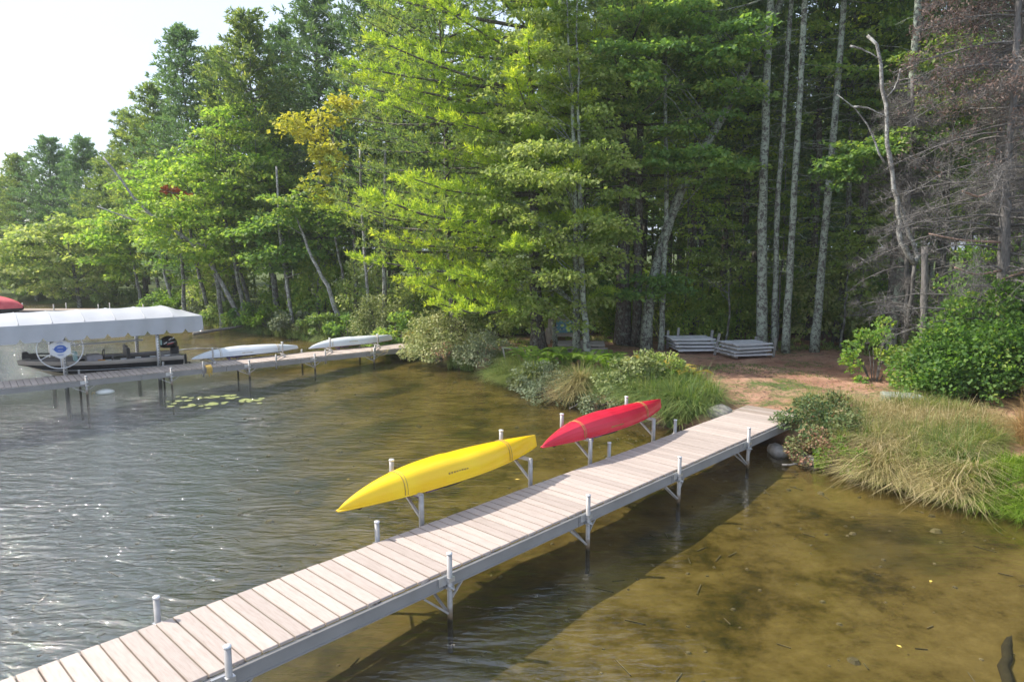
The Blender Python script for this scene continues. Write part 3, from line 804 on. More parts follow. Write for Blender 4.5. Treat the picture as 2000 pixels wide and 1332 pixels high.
# ------------------------------------------------------------------ kayaks (stored hull up)
def kayak(F, t, off, z, L, label, mh, mdeck, beam=.60, depth=.36, stern=.22, chine=False, roll=0.0, decal=True, group='upside-down kayaks on dock racks', pitch=0.0, bow_drop=.03):
    k = thing('kayak', label, 'kayak', F.P(t, off, z), F.ang, group)
    k.rotation_euler = (roll, -pitch, F.ang)
    NS = 34; S = np.linspace(0, 1, NS) ** 1.0; hull, deck, gun = [], [], []
    for s in S:
        b = beam / 2 * max(.0, 1 - abs(2 * s - 1) ** 2.1) ** 1.0 + .010
        if s < .5: kk = depth * (max(0, 1 - ((.5 - s) / .5) ** 2.6)) ** .80 * 1.0 + .012
        else: kk = stern + (depth - stern) * (1 - ((s - .5) / .5) ** 2.4)
        g0 = -bow_drop * ((.5 - s) / .5) ** 2 if s < .5 else (.02 * ((s - .5) / .5) ** 3)
        x = s * L
        if chine:
            pr = [(1, 0), (.97, .30), (.88, .58), (.62, .84), (.30, .96), (0, 1.0)]
            sec = [(b * a, g0 + kk * c) for a, c in pr] + [(-b * a, g0 + kk * c) for a, c in pr[-2::-1]]
        else:
            ph = np.linspace(0, math.pi, 15)
            sec = [(b * math.copysign(abs(math.cos(p)) ** .78, math.cos(p)), g0 + kk * math.sin(p) ** .82) for p in ph]
        hull.append([(x + (.05 * (1 - (zz - g0) / kk) if s == 1 else 0), y, zz) for y, zz in sec])
        dk = [(b * math.cos(p), g0 - (.055 * min(1, kk / depth)) * math.sin(p)) for p in np.linspace(0, math.pi, 9)]
        deck.append([(x, y, zz) for y, zz in dk])
        gun.append((x, b, g0))
    v, f = loft(hull, False); n = len(hull[0]); f += [tuple(range(n)), tuple((NS - 1) * n + i for i in range(n))[::-1]]
    h = MB().add(v, f).build('hull', mh, k, not chine)
    if chine:
        h.data.polygons.foreach_set('use_smooth', np.full(len(h.data.polygons), False)); h.data.update()
        bv = h.modifiers.new('soft', 'BEVEL'); bv.width = .012; bv.segments = 2; bv.limit_method = 'ANGLE'; bv.angle_limit = R(8)
    v, f = loft(deck, False); MB().add(v, f).build('deck_shell', mdeck, k, True)
    for sg in (1, -1):
        MB().tube([(x, sg * (y + .004), zz) for x, y, zz in gun], .012, 6).build('gunwale', mh, k, True)
    th = np.linspace(0, 2 * math.pi, 25)
    MB().tube([(L * .47 + .42 * math.cos(a), .20 * math.sin(a), -.062) for a in th], .016, 6).build('cockpit_rim', M['rubber'], k, True)
    st = MB().box((L * .40, 0, -.075), (.30, .28, .05)); st.box((L * .33, 0, -.10), (.05, .30, .09)); st.build('seat', M['purple'], k)
    for s in (.27, .80):
        b = np.array(hull[int(s * (NS - 1))]); c = b.mean(0); w = b + unit(b - c) * .006
        MB().tube(w, .0065, 4).build('strap', M['strap'], k)
        MB().tube(w + V(.045, 0, 0) + unit(b - c) * .001, .005, 4).build('strap', M['strap'], k)
    if decal:
        for side in (-1,):
            m = MB(); g = np.random.default_rng(5)
            for i in range(8):
                s0 = .44 + i * .013; r = np.array(hull[int(s0 * (NS - 1))]); q = r[-3 if not chine else -2]
                m.box((s0 * L, q[1] - .006, q[2] - .01 + .02 * (i % 2) * 0), (.028, .006, .03 * g.uniform(.5, 1.0)))
            m.build('decal', M['strap'], k)
    MB().tube([(L * .07, 0, -.05), (L * .09, 0, -.095), (L * .115, 0, -.05)], .011, 6).build('carry_handle', M['rubber'], k, True)
    return k
kayak(ND, .14 - .02, 1.19 + .375, .985, 3.66, 'glossy yellow kayak strapped hull-up beside the foreground dock', M['kayak_yellow'], M['kayak_orange'], .54, .29, .20, False, R(3))
kayak(ND, 3.96, 1.19 + .375, .985, 3.58, 'crimson red kayak strapped hull-up beside the foreground dock', M['kayak_red'], M['kayak_red'], .54, .28, .19, True, R(3))
kayak(LD, .86, 1.26, .60, 3.55, 'white kayak with dark blue deck stored hull-up near the boat lift', M['kayak_white'], M['kayak_blue'], .62, .27, .10, True, 0)
kayak(LD, 4.84, 1.26, .60, 3.35, 'white kayak with orange deck stored hull-up near the shore', M['kayak_white'], M['kayak_orange'], .60, .26, .19, False, 0)

# ------------------------------------------------------------------ rope, tape, buoy
def rope_loop(F, t, off, z, label, mat):
    r = thing('rope_coil', label, 'rope', F.P(t, off, z), F.ang)
    for i, (w, dp) in enumerate(((.26, .20), (.33, .27), (.21, .13))):
        a = np.linspace(0, math.pi, 12)
        MB().tube([(w * -math.cos(q) + .1 * i - .05, -.05 - .01 * i, -dp * math.sin(q) - .02 + .10 * (1 + math.cos(q)) * .5) for q in a], .009, 6).build('rope_strand', mat, r, True)
    return r
rope_loop(LD, 6.95, -.01, .50, 'tan rope looped over the edge of the far dock', M['rope_tan'])
r = thing('dock_line', 'yellow braided line bunched on the far dock edge', 'rope', LD.P(1.05, -.02, .47), LD.ang)
for i in range(5):
    x = i * .035 - .07
    MB().tube([(x, .35 - .06 * i, .03), (x + .02, .12, .035), (x - .01, .0, .045), (x + .01, -.07, -.04), (x - .01, -.07, -.20 - .05 * (i % 3))], .012, 6).build('rope_strand', M['rope_yellow'], r, True)
def ellipsoid(c, rad, n=10, m=14):
    rings = []
    for i in range(n + 1):
        p = -math.pi / 2 + math.pi * i / n; cr = max(math.cos(p), .02)
        rings.append([(c[0] + rad[0] * cr * math.cos(a), c[1] + rad[1] * cr * math.sin(a), c[2] + rad[2] * math.sin(p)) for a in np.linspace(0, 2 * math.pi, m, endpoint=False)])
    return loft(rings)
v, f = ellipsoid((0, 0, 0), (.25, .16, .10))
b = thing('buoy', 'small white mooring buoy floating beside the far dock', 'buoy', (-11.8, 20.0, .02), .5)
MB().add(v, f).build('float_body', M['buoy'], b, True)
MB().tube([(-.25, 0, 0), (-.31, 0, .02), (-.33, 0, -.03)], .02, 6).build('eyelet', M['rope_tan'], b, True)

# ------------------------------------------------------------------ boat lift with canopy
lift = thing('boat_lift', 'boat lift with a white vinyl canopy over the bass boat', 'boat lift', LD.P(0, 0, 0), LD.ang)
LP = [(-2.62, 1.36), (-.08, 1.36), (-2.75, 3.6), (-.28, 3.6)]
for (t, o_) in LP:
    p = LD.P(t, o_, 0)
    leg = MB().tube([(t, o_, gz(p[0], p[1]) - .1), (t, o_, 1.0), (t, o_, 1.98)], .06, 12).build('post', M['alu'], lift, True)
    m = MB()
    for zz in np.arange(.5, 1.5, .085): m.box((t, o_ - .061, zz), (.03, .004, .025))
    m.build('post_holes', M['rubber'], leg)
for o_ in (1.36, 3.6): MB().box((-1.4, o_, .12), (2.5, .09, .12)).build('side_beam', M['alu'], lift)
for t in (-2.4, -.5): MB().box((t, 2.48, .10), (.10, 2.2, .10)).build('cradle_beam', M['alu'], lift)
for o_ in (2.1, 2.9): MB().box((-1.4, o_, .17), (3.3, .10, .05)).build('bunk', M['rubber'], lift)
MB().box((-1.4, 3.55, 1.05), (2.6, .05, .06)).build('upper_rail', M['white'], lift)
for o_ in (1.36, 3.6): MB().box((-2.0, o_, 1.86), (6.2, .05, .05)).build('canopy_frame', M['alu'], lift)
# wheel
WC = (-2.72, 1.20, 1.24)
a = np.linspace(0, 2 * math.pi, 41)
wheel = MB().tube([(WC[0] + .58 * math.cos(q), WC[1], WC[2] + .58 * math.sin(q)) for q in a], .016, 8, False).build('winch_wheel', M['white'], lift, True)
for k in range(6):
    q = math.pi / 2 + k * math.pi / 3
    MB().tube([(WC[0] + .2 * math.cos(q), WC[1], WC[2] + .2 * math.sin(q)), (WC[0] + .57 * math.cos(q), WC[1], WC[2] + .57 * math.sin(q))], .013, 6).build('spoke', M['white'], wheel, True)
hexa = [(WC[0] + .30 * math.cos(math.pi / 2 + k * math.pi / 3), WC[2] + .30 * math.sin(math.pi / 2 + k * math.pi / 3)) for k in range(6)]
v = [(x, WC[1] - .045, z) for x, z in hexa] + [(x, WC[1] + .03, z) for x, z in hexa]
MB().add(v, [(0, 1, 2, 3, 4, 5), (11, 10, 9, 8, 7, 6)] + [(k, k + 6, (k + 1) % 6 + 6, (k + 1) % 6) for k in range(6)]).build('hub_plate', M['white'], wheel)
em = MB(); yy = WC[1] - .050
th_ = np.linspace(0, 2 * math.pi, 24, endpoint=False)
v = [(WC[0] + .155 * math.cos(q), yy, WC[2] + .115 * math.sin(q) * (1 if abs(math.sin(q)) > .2 else .85)) for q in th_]
v2 = [(x, yy + .004, z) for x, y, z in v]
em.add(v + v2, [tuple(range(24))] + [(k, k + 24, (k + 1) % 24 + 24, (k + 1) % 24) for k in range(24)])
for w, dz in ((.40, .012), (.36, -.018)): em.box((WC[0], yy + .001, WC[2] + dz), (w, .005, .012))
for w, dz in ((.17, .165), (.12, .19), (.17, -.165), (.12, -.19)): em.box((WC[0], yy + .001, WC[2] + dz), (w, .005, .009))
em.build('emblem', M['blue_mark'], wheel)
em = MB()
for w, dz in ((.13, .055), (.16, .030), (.13, -.055)): em.box((WC[0], yy - .003, WC[2] + dz), (w, .004, .007))
em.build('emblem_line', M['white'], wheel)
MB().tube([(WC[0] + .24, WC[1] - .06, WC[2] + .12), (WC[0] + .36, WC[1] - .10, WC[2] + .16), (WC[0] + .36, WC[1] - .1, WC[2] + .03)], .014, 6).build('crank_handle', M['white'], wheel, True)
MB().box((WC[0] + .02, WC[1] + .10, WC[2] - .05), (.22, .16, .42)).build('winch_box', M['alu'], wheel)
# canopy: hipped vinyl cover with hanging scalloped valance
c0, c1, of, ob, ez, rz_ = -5.3, 1.22, 1.06, 3.9, 1.98, 2.24
def canopy():
    ts = np.linspace(c0, c1, 66); rows = []
    for t in ts:
        e = min((t - c0), (c1 - t)); hz = ez + (rz_ - ez) * min(1, e / .75)
        sag = .018 * math.sin((t - c0) / .81 * math.pi) ** 2
        prof = []
        for u in np.linspace(0, 1, 13):
            off = of + (ob - of) * u; q = 1 - abs(2 * u - 1)
            prof.append((t, off, ez + (hz - ez) * math.sin(min(1, q * 1.15) * math.pi / 2) ** .8 - sag * (q > 0)))
        rows.append(prof)
    return loft(rows, False)
v, f = canopy(); cv = MB().add(v, f).build('canopy', M['vinyl'], lift, True)
def valance(p0, p1, nsc, phase=0.0):
    n = nsc * 12; rows = [[], [], []]; g = np.random.default_rng(2)
    p0, p1 = np.array(p0), np.array(p1); d = unit(p1 - p0); out = V(d[1], -d[0], 0)
    for i in range(n + 1):
        s = i / n; c = (s * nsc + phase) % 1.0; k = abs(c - .5) * 2           # notch at k -> 1
        notch = max(0, (k - .70) / .30); dz = -.50 + .125 * (3 * notch ** 2 - 2 * notch ** 3)
        b = p0 + (p1 - p0) * s; w = .018 * math.sin(s * nsc * 5.3) + .01 * math.sin(s * 57)
        rows[0].append(b + V(0, 0, .012)); rows[1].append(b + out * (.012 + w) + V(0, 0, -.24)); rows[2].append(b + out * (.03 + w) + V(0, 0, dz))
    return loft([np.array(r) for r in rows], False)
for (a_, b_, ns) in (((c0, of, ez), (c1, of, ez), 12), ((c1, of, ez), (c1, ob, ez), 5), ((c1, ob, ez), (c0, ob, ez), 12), ((c0, ob, ez), (c0, of, ez), 5)):
    v, f = valance(a_, b_, ns); MB().add(v, f).build('valance', M['vinyl'], cv, True)
m = MB()
for t in np.arange(c0 + .81, c1 - .3, .81):
    m.tube([(t, of + (ob - of) * u, ez + .006 + (rz_ - ez) * math.sin(min(1, (1 - abs(2 * u - 1)) * 1.15) * math.pi / 2) ** .8) for u in np.linspace(.02, .98, 13)], .012, 4, False)
m.build('canopy_rib', M['vinyl'], cv, True)

# ------------------------------------------------------------------ bass boat on the lift
bb = thing('motor_boat', 'tan and black bass boat resting on the covered lift', 'boat', LD.P(-3.72, 2.48, .0), LD.ang)
LB = 4.45
st = np.linspace(0, 1, 22)
def bsec(s):
    b = .78 * (1 - (1 - min(1, s / .55)) ** 2.3) + .02
    zs = .70 + .13 * (1 - s) ** 2 - .04 * s
    zc = .30 + .42 * (1 - min(1, s / .42)) ** 1.6
    zk = .17 + .58 * (1 - min(1, s / .30)) ** 1.5
    return b, zs, zc, min(zk, zs - .03)
def shell(fn): return loft([[fn(s)[i] for i in range(len(fn(s)))] for s in st], False)
def sx(s, z): return s * LB + (.0 if s > .2 else (.2 - s) * (.83 - z) * .9)
for sg in (1, -1):
    def band(s):
        b, zs, zc, zk = bsec(s); zm = zs - .13; bm = b * .985
        return [(sx(s, zs), sg * b, zs), (sx(s, zs), sg * (b + .02), zs - .03), (sx(s, zm), sg * bm, zm)]
    def side(s):
        b, zs, zc, zk = bsec(s); zm = zs - .13
        return [(sx(s, zm), sg * b * .984, zm), (sx(s, zc), sg * b * .90, min(zc, zm - .01))]
    def bott(s):
        b, zs, zc, zk = bsec(s); zm = zs - .13; zc = min(zc, zm - .01)
        return [(sx(s, zc), sg * b * .90, zc), (sx(s, (zc + zk) / 2), sg * b * .5, (zc * .4 + min(zk, zc) * .6)), (sx(s, zk), 0, min(zk, zc - .005))]
    v, f = shell(band); MB().add(v, f).build('gunwale_band', M['tan'], bb, True)
    v, f = shell(side); MB().add(v, f).build('hull_side', M['black'], bb, True)
    v, f = shell(bott); MB().add(v, f).build('hull_bottom', M['boatbottom'], bb, True)
    m = MB(); m.tube([(sx(s, .5), sg * (bsec(s)[0] * .95 + .012), bsec(s)[1] - .27 - .03 * s) for s in np.linspace(.12, .97, 14)], .011, 5); m.build('hull_stripe', M['alu'], bb, True)
b, zs, zc, zk = bsec(1)
MB().box((LB + .01, 0, (zs + .2) / 2), (.05, 1.5, zs - .2)).build('transom', M['tan'], bb)
v, f = shell(lambda s: [(sx(s, .6), bsec(s)[0] * .93, bsec(s)[1] - .02 - (.24 if .36 < s < .9 else .0)), (sx(s, .6), 0, bsec(s)[1] - .02 - (.24 if .36 < s < .9 else .0)), (sx(s, .6), -bsec(s)[0] * .93, bsec(s)[1] - .02 - (.24 if .36 < s < .9 else .0))])
MB().add(v, f).build('deck', M['boatgray'], bb)
for sg in (1, -1): MB().box((LB * .63, sg * .66, .655), (LB * .55, .16, .05), None, .01).build('side_deck', M['boatgray'], bb)
cn = MB().box((1.95, -.32, .70), (.42, .5, .34), None, .04).build('console', M['boatgray'], bb)
MB().tube([(2.22 + .03 * math.sin(q), -.32 + .17 * math.cos(q), .86 + .15 * math.sin(q)) for q in np.linspace(0, 6.283, 17)], .014, 6, False).build('steering_wheel', M['rubber'], cn, True)
for i, (x, y) in enumerate(((1.62, -.30), (2.70, -.3), (2.75, .32))):
    s_ = MB().box((x, y, .62), (.42, .40, .10), None, .03).build('seat', M['rubber'], bb)
    MB().box((x - .16 if i == 0 else x + .2, y, .82), (.09, .40, .40), None, .03).build('backrest', M['teal'] if i == 0 else M['rubber'], s_)
tm = MB().box((.34, 0, .93), (.42, .16, .15), None, .03); tm.box((.22, .03, 1.02), (.16, .18, .10), None, .03); tm.box((.52, -.02, .86), (.36, .09, .07))
tm.tube([(.16, 0, .93), (.6, 0, .98), (1.12, 0, .93)], .022, 8); tm.build('trolling_motor', M['rubber'], bb)
cw = []
for zz, (x0_, x1_, w) in zip((.86, .92, 1.02, 1.12, 1.20, 1.245), ((3.98, 4.42, .15), (3.90, 4.46, .20), (3.86, 4.46, .21), (3.92, 4.42, .20), (4.02, 4.34, .16), (4.12, 4.24, .06))):
    q = np.linspace(0, 2 * math.pi, 16, endpoint=False)
    cw.append([((x0_ + x1_) / 2 + (x1_ - x0_) / 2 * math.copysign(abs(math.cos(k)) ** .7, math.cos(k)), w * math.copysign(abs(math.sin(k)) ** .7, math.sin(k)), zz) for k in q])
v, f = loft(cw); f += [tuple(range(16))[::-1], tuple(80 + i for i in range(16))]
cowl = MB().add(v, f).build('outboard_motor', M['black'], bb, True)
m = MB().box((4.36, 0, .66), (.24, .20, .44)); m.box((4.62, 0, .42), (.2, .12, .34)); m.box((4.66, 0, .30), (.34, .05, .03)); m.build('midsection', M['rubber'], cowl)
m = MB().tube([(4.55, 0, .20), (4.72, 0, .20), (4.84, 0, .20)], [.05, .055, .03], 8)
for k in range(3):
    q = k * 2.094; m.bar((4.82, .03 * math.cos(q), .20 + .03 * math.sin(q)), (4.80, .14 * math.cos(q), .20 + .14 * math.sin(q)), .05, .015)
m.build('propeller', M['rubber'], cowl)
m = MB()
for x, z, w in ((4.0, 1.01, .10), (4.16, 1.13, .09), (4.27, 1.16, .06)): m.bar((x, -.215 if z < 1.05 else -.205, z), (x + w, -.217 if z < 1.05 else -.205, z + .05), .006, .035)
m.bar((4.14, -.213, 1.02), (4.36, -.21, 1.07), .006, .016); m.build('cowl_stripe', M['white'], cowl)
MB().bar((4.10, -.214, .985), (4.30, -.213, 1.03), .006, .03).build('cowl_stripe', M['red_paint'], cowl)
MB().box((3.93, -.12, 1.06), (.05, .14, .16)).build('cowl_vent', M['teal'], cowl)
g = np.random.default_rng(4); m = MB()
for i in range(5): m.box((2.3 + i * .42, -.66 + g.normal(0, .02), .70), (.16, .06, .03))
m.build('cleat', M['white'], bb)
MB().box((2.12, -.62, .705), (.20, .10, .04), None, .01).build('tackle_tray', M['kayak_orange'], bb)

# ------------------------------------------------------------------ far dock with a covered red runabout
fd = thing('dock', 'thin distant dock far across the cove beside the red boat', 'dock', (-34, 42.2, 0), 0)
for i in range(5):
    for sg in (0, 1):
        MB().tube([(1.0 + i * 2.7, sg * 1.2, -.9), (1.0 + i * 2.7, sg * 1.2, .80)], .035, 6).build('leg', M['alu_white'], fd, True)
MB().box((6.7, .6, .40), (13.4, 1.2, .08)).build('deck_panel', M['deck'], fd)
MB().box((6.7, -.02, .34), (13.4, .05, .12)).build('side_rail', M['alu_white'], fd)
rb = thing('motor_boat', 'red covered runabout moored at the distant dock', 'boat', (-33.4, 41.3, .05), 0)
def rsec(s, ht):
    b = .95 * (1 - s ** 3.2) + .03; return b
hull, cov = [], []
for s in np.linspace(0, 1, 16):
    b = .95 * (1 - s ** 3.0) + .03; x = s * 4.6; zt = .62 + .1 * s
    hull.append([(x, b, zt), (x, b * .85, .25 + .25 * s ** 3), (x, 0, .02 + .5 * s ** 4), (x, -b * .85, .25 + .25 * s ** 3), (x, -b, zt)])
    hh = .66 * math.sin(min(1, (1 - s) * 2.1) * math.pi / 2) ** .7 + .05
    cov.append([(x, (b + .03) * math.cos(q), zt - .12 + (hh + .10) * math.sin(q) ** .8) for q in np.linspace(0, math.pi, 11)])
v, f = loft(hull, False); f.append((0, 1, 2, 3, 4)); MB().add(v, f).build('hull', M['black'], rb, True)
v, f = loft(cov, False); f.append(tuple(range(11))); MB().add(v, f).build('boat_cover', M['red_paint'], rb, True)
MB().box((1.0, -.62, 1.02), (.9, .02, .24)).build('cover_window', M['alu'], rb)

# ------------------------------------------------------------------ picnic ground: slat stacks, garden bench, frame, stones
def slat_stack(label, x, y, rot, layers, L, D, nslat, mat, posts, seed, skew=.055):
    g = np.random.default_rng(seed); z0 = gz(x, y)
    r = thing('slat_stack', label, 'stack of panels', (x, y, z0), rot, 'stacks of old slatted dock panels')
    sl = MB().box((0, 0, 0), (L, D / nslat * .55, .024), None, .003); first = None
    z = .05
    for k in range(layers):
        dx, dy, a = g.normal(0, skew), g.normal(0, skew), g.normal(0, .03)
        for s in (-1, 1):
            bm = MB().box((0, 0, 0), (.045, D * .96, .075)); o = bm.build('bearer', M['slat_dark'], r)
            o.location = (s * L * .40 + dx, dy, z + .037); o.rotation_euler = (0, 0, a)
        ed = MB().box((0, 0, 0), (L, .028, .052)).build('edge_board', mat, r); ed.location = (dx, dy - D / 2 - .016, z + .083); ed.rotation_euler = (0, g.normal(0, .012), a)
        for i in range(nslat):
            if first is None: first = sl.build('slat', mat, r); o = first
            else: o = first.copy(); COL.objects.link(o); o.parent = r
            o.location = (dx + g.normal(0, .012), dy - D / 2 + (i + .5) * D / nslat, z + .088 + g.normal(0, .002)); o.rotation_euler = (g.normal(0, .01), g.normal(0, .006), a + g.normal(0, .01))
        z += .118
    for px, py, h, tl in posts:
        o = MB().box((0, 0, h / 2), (.09, .035, h), None, .006).build('stake', M['alu_white'], r); o.location = (px, py, 0); o.rotation_euler = (0, tl, 0)
    return r
slat_stack('left stack of silvered slatted panels under the trees', 6.45, 25.15, .06, 4, 1.55, 1.15, 5, M['slat'], [(-.30, .64, .78, .05), (-.65, .66, .68, .0), (.84, .35, .72, .1)], 3)
slat_stack('right stack of silvered slatted panels with a white stake at its corner', 8.0, 23.9, .30, 4, 1.45, 1.10, 5, M['slat'], [(.86, -.40, .66, .12), (.82, .52, .60, .0), (-.80, .58, .78, .22)], 9)
slat_stack('low stack of brown weathered boards behind the twin maple trunks', 2.55, 24.9, -.12, 3, 1.65, 1.25, 5, M['slat_dark'], [], 14, .07)

gb = thing('garden_bench', 'beige moulded plastic garden bench with a blue cushion under the pine', 'bench', (1.95, 27.4, gz(1.95, 27.4)), .12)
MB().box((0, 0, .36), (1.05, .50, .05), None, .015).build('seat', M['resin'], gb)
for sg in (-1, 1):
    q = np.linspace(0, math.pi, 13)
    v, f = loft([[(sg * .56 + w, -.27 * math.cos(k) * (1 + e), (.60 + e * .3) * math.sin(k) ** .6) for k in q] for w, e in ((-.05, 0), (.05, 0), (.05, -.22), (-.05, -.22))] + [[(sg * .56 - .05, -.27 * math.cos(k), .60 * math.sin(k) ** .6) for k in q]], False)
    MB().add(v, f).build('arm_leg', M['resin'], gb, False)
fr_ = []
for x in np.linspace(-.5, .5, 15): fr_.append([(x, -.25, .36), (x, -.25, .36 - .07 - .16 * (abs(x) / .5) ** 4), (x, -.21, .36 - .07 - .16 * (abs(x) / .5) ** 4), (x, -.21, .36)])
v, f = loft(fr_); MB().add(v, f).build('front_apron', M['resin'], gb)
bk = MB().box((0, .26, .66), (1.0, .05, .60), np.array([[1, 0, 0], [0, .97, .22], [0, -.22, .97]]), .02).build('backrest', M['resin'], gb)
cu = MB().box((.10, .19, .62), (.78, .07, .50), np.array([[1, 0, 0], [0, .97, .22], [0, -.22, .97]]), .03).build('cushion', M['sailcloth'], gb)
m = MB()
for i in range(5):
    for j in range(2):
        m.add([(-.2 + i * .14, .135 - .04 * j, .50 + j * .16), (-.14 + i * .14, .135 - .04 * j, .50 + j * .16), (-.17 + i * .14, .125 - .04 * j, .58 + j * .16)], [(0, 1, 2)])
m.build('cushion_print', M['white'], cu)

sh = thing('sawhorse', 'small whitewashed wooden trestle standing in the ferns', 'trestle', (.10, 22.9, gz(.1, 22.9)), .2)
MB().bar((-.45, 0, .48), (.45, 0, .46), .05).build('top_bar', M['alu_white'], sh)
for x in (-.4, .38):
    for sg in (-1, 1): MB().bar((x, 0, .46), (x + .06 * (1 if x < 0 else -1), sg * .22, -.02), .035).build('leg', M['alu_white'], sh)
MB().bar((.1, .1, .44), (.42, .2, .14), .03).build('brace', M['alu_white'], sh)

def rock(label, x, y, z, rad, seed, mat='stone', cat='rock', name='rock'):
    g = np.random.default_rng(seed); v, f = ellipsoid((0, 0, 0), rad, 9, 12); v = np.asarray(v)
    w = 1 + .13 * np.sin(v[:, 0] * 9 / rad[0] * .3 + seed) + .10 * np.sin(v[:, 1] * 7 / rad[1] * .4 + 2 * seed) + g.normal(0, .03, len(v))
    o = MB().add(v * w[:, None], f).build(name, M[mat], None, True); o.location = (x, y, z); o.rotation_euler = (0, 0, seed)
    return tag(o, label, cat)
rock('grey boulder in the grass at the left of the dock landing', 4.72, 15.72, .40, (.42, .26, .20), 2)
rock('pale stone in the short grass on the right bank', 8.35, 12.35, .42, (.26, .17, .11), 5)
rock('small stone at the waterline under the dry grass', 6.30, 12.55, .06, (.17, .12, .10), 8)
rock('wet stone at the shore below the dock end', 5.45, 13.95, .05, (.28, .2, .15), 11)
rock('second wet stone beside the fallen twig', 5.85, 13.35, .03, (.2, .14, .11), 12)
cb_ = MB().box((0, 0, .21), (.85, .55, .42), None, .03).build('concrete_block', M['concrete'], None)
cb_.location = (9.35, 16.5, gz(9.35, 16.5) - .17); cb_.rotation_euler = (0.02, .03, -.15)
tag(cb_, 'pale mossy concrete block half hidden in dry grass', 'block')

# ------------------------------------------------------------------ water's edge bits
lm = MB()
th_ = np.linspace(.25, 2 * math.pi - .25, 11)
lm.add([(0, 0, 0)] + [(.11 * math.cos(q), .10 * math.sin(q), .002) for q in th_], [(0, i + 1, i + 2) for i in range(10)])
lily0 = None; g = np.random.default_rng(21)
pads = []
for (cx, cy, sx_, sy_, n) in ((-8.9, 19.1, .42, .25, 10), (-8.0, 19.35, .60, .26, 17), (-7.2, 19.0, .45, .28, 11), (-8.35, 18.4, .65, .20, 10), (-7.75, 18.5, .3, .2, 5), (-8.75, 18.2, .3, .15, 4)):
    for _ in range(n): pads.append((cx + g.normal(0, sx_ * .7), cy + g.normal(0, sy_ * .8)))
for x, y in pads:
    if lily0 is None: lily0 = lm.build('lily_pad', M['lily'], None); o = lily0
    else: o = lily0.copy(); COL.objects.link(o)
    o.location = (x, y, .006 + g.uniform(0, .006)); s = g.uniform(.5, 1.0); o.scale = (s * 1.1, s, s); o.rotation_euler = (0, 0, g.uniform(0, 6.28))
    tag(o, 'yellow-green lily pad floating in the cove in front of the boat lift', 'lily pad', 'lily pads floating in the cove')
l0 = None
for i, (x, y) in enumerate(((.05, 12.3), (2.0, 13.4), (-1.7, 11.9), (-.4, 13.9), (-3.0, 12.3), (4.1, 6.9), (5.3, 8.4), (.9, 14.6))):
    if l0 is None:
        l0 = MB().add([(0, 0, 0), (.05, .03, .01), (.12, 0, .004), (.05, -.03, .012)], [(0, 1, 2, 3)]).build('fallen_leaf', M['leaf_yellow']); o = l0
    else: o = l0.copy(); COL.objects.link(o)
    o.location = (x, y, .008); o.rotation_euler = (0, 0, i * 1.7); s = (.8, 1.2, .7, .6, .5, .5, .6, .7)[i]; o.scale = (s, s, s)
    tag(o, 'single fallen yellow leaf floating on the shallow water', 'leaf', 'fallen leaves floating on the water')

def branch_thing(name, label, cat, pts, r0, r1, mat, twigs=6, seed=0, tl=.5):
    g = np.random.default_rng(seed); P, rr = wig_trunk(pts, 12, .015, seed, 1.0, r0, r1)
    m = MB().tube(P, rr, 7)
    for i in range(twigs):
        k = g.integers(3, 11); e = P[k] + rvec(1, g)[0] * V(1, 1, .5) * tl * g.uniform(.4, 1); m.tube([P[k], (P[k] + e) / 2 + g.normal(0, .03, 3), e], [rr[k] * .4, rr[k] * .3, rr[k] * .12], 4)
    o = m.build(name, mat, None, True); return tag(o, label, cat)
branch_thing('driftwood', 'bleached driftwood log at the far left shore', 'driftwood', [(-15.5, 33.9, .02), (-14.6, 34.8, .12), (-13.6, 35.2, .25)], .09, .05, M['deadwood'], 3, 1)
branch_thing('driftwood', 'thin branch lying in the shallows beyond the canopy', 'driftwood', [(-13.9, 28.4, .0), (-13.0, 28.8, .04), (-12.0, 29.0, .02)], .035, .02, M['bark_birch'], 2, 2)
branch_thing('fallen_twig', 'bare twig reaching into the water beside the dock end', 'twig', [(5.2, 13.1, .03), (5.75, 13.0, .10), (6.25, 13.25, .22)], .022, .008, M['deadwood'], 7, 3, .35)
branch_thing('fallen_twig', 'dead twigs trailing in the water below the shrubby bank', 'twig', [(1.5, 17.9, .02), (1.9, 18.1, .18), (2.6, 17.6, .2)], .018, .006, M['deadwood'], 9, 4, .4)
branch_thing('sunken_log', 'dark sunken log on the lake bed at the lower right corner', 'log', [(6.0, 7.9, -.33), (5.5, 7.3, -.28), (4.75, 6.2, -.33)], .05, .06, M['sunk'], 0, 5)

# ------------------------------------------------------------------ named foreground trees
white_pine_shape = lambda r: (.80 + .35 * math.sin(min(1, r * 2.2) * math.pi / 2)) * (1 - r) ** .75 if r > .02 else .75
spire = lambda r: (1 - r) ** .72 * (.78 + .22 * min(1, r * 5)) + .05

def stem_tree(name, label, path, r0, r1, mat, crown=None, limbs=(), group=None, seed=0, n=16, amp=.03, cat='tree', sides=10, flare=1.35):
    """path: world x,y,z points of the trunk; the thing's origin is at its base"""
    b = np.array(path[0], float); b[2] = gz(b[0], b[1]) - .08
    loc = [np.array(p, float) - b for p in path]; loc[0] = V(0, 0, 0)
    P, rr = wig_trunk(loc, n, amp, seed, flare, r0, r1)
    tr = limb_mesh('trunk', P, rr, limbs, mat, sides)
    return tree(name, label, b[0], b[1], tr, crown, group, cat, z=b[2]), P, b

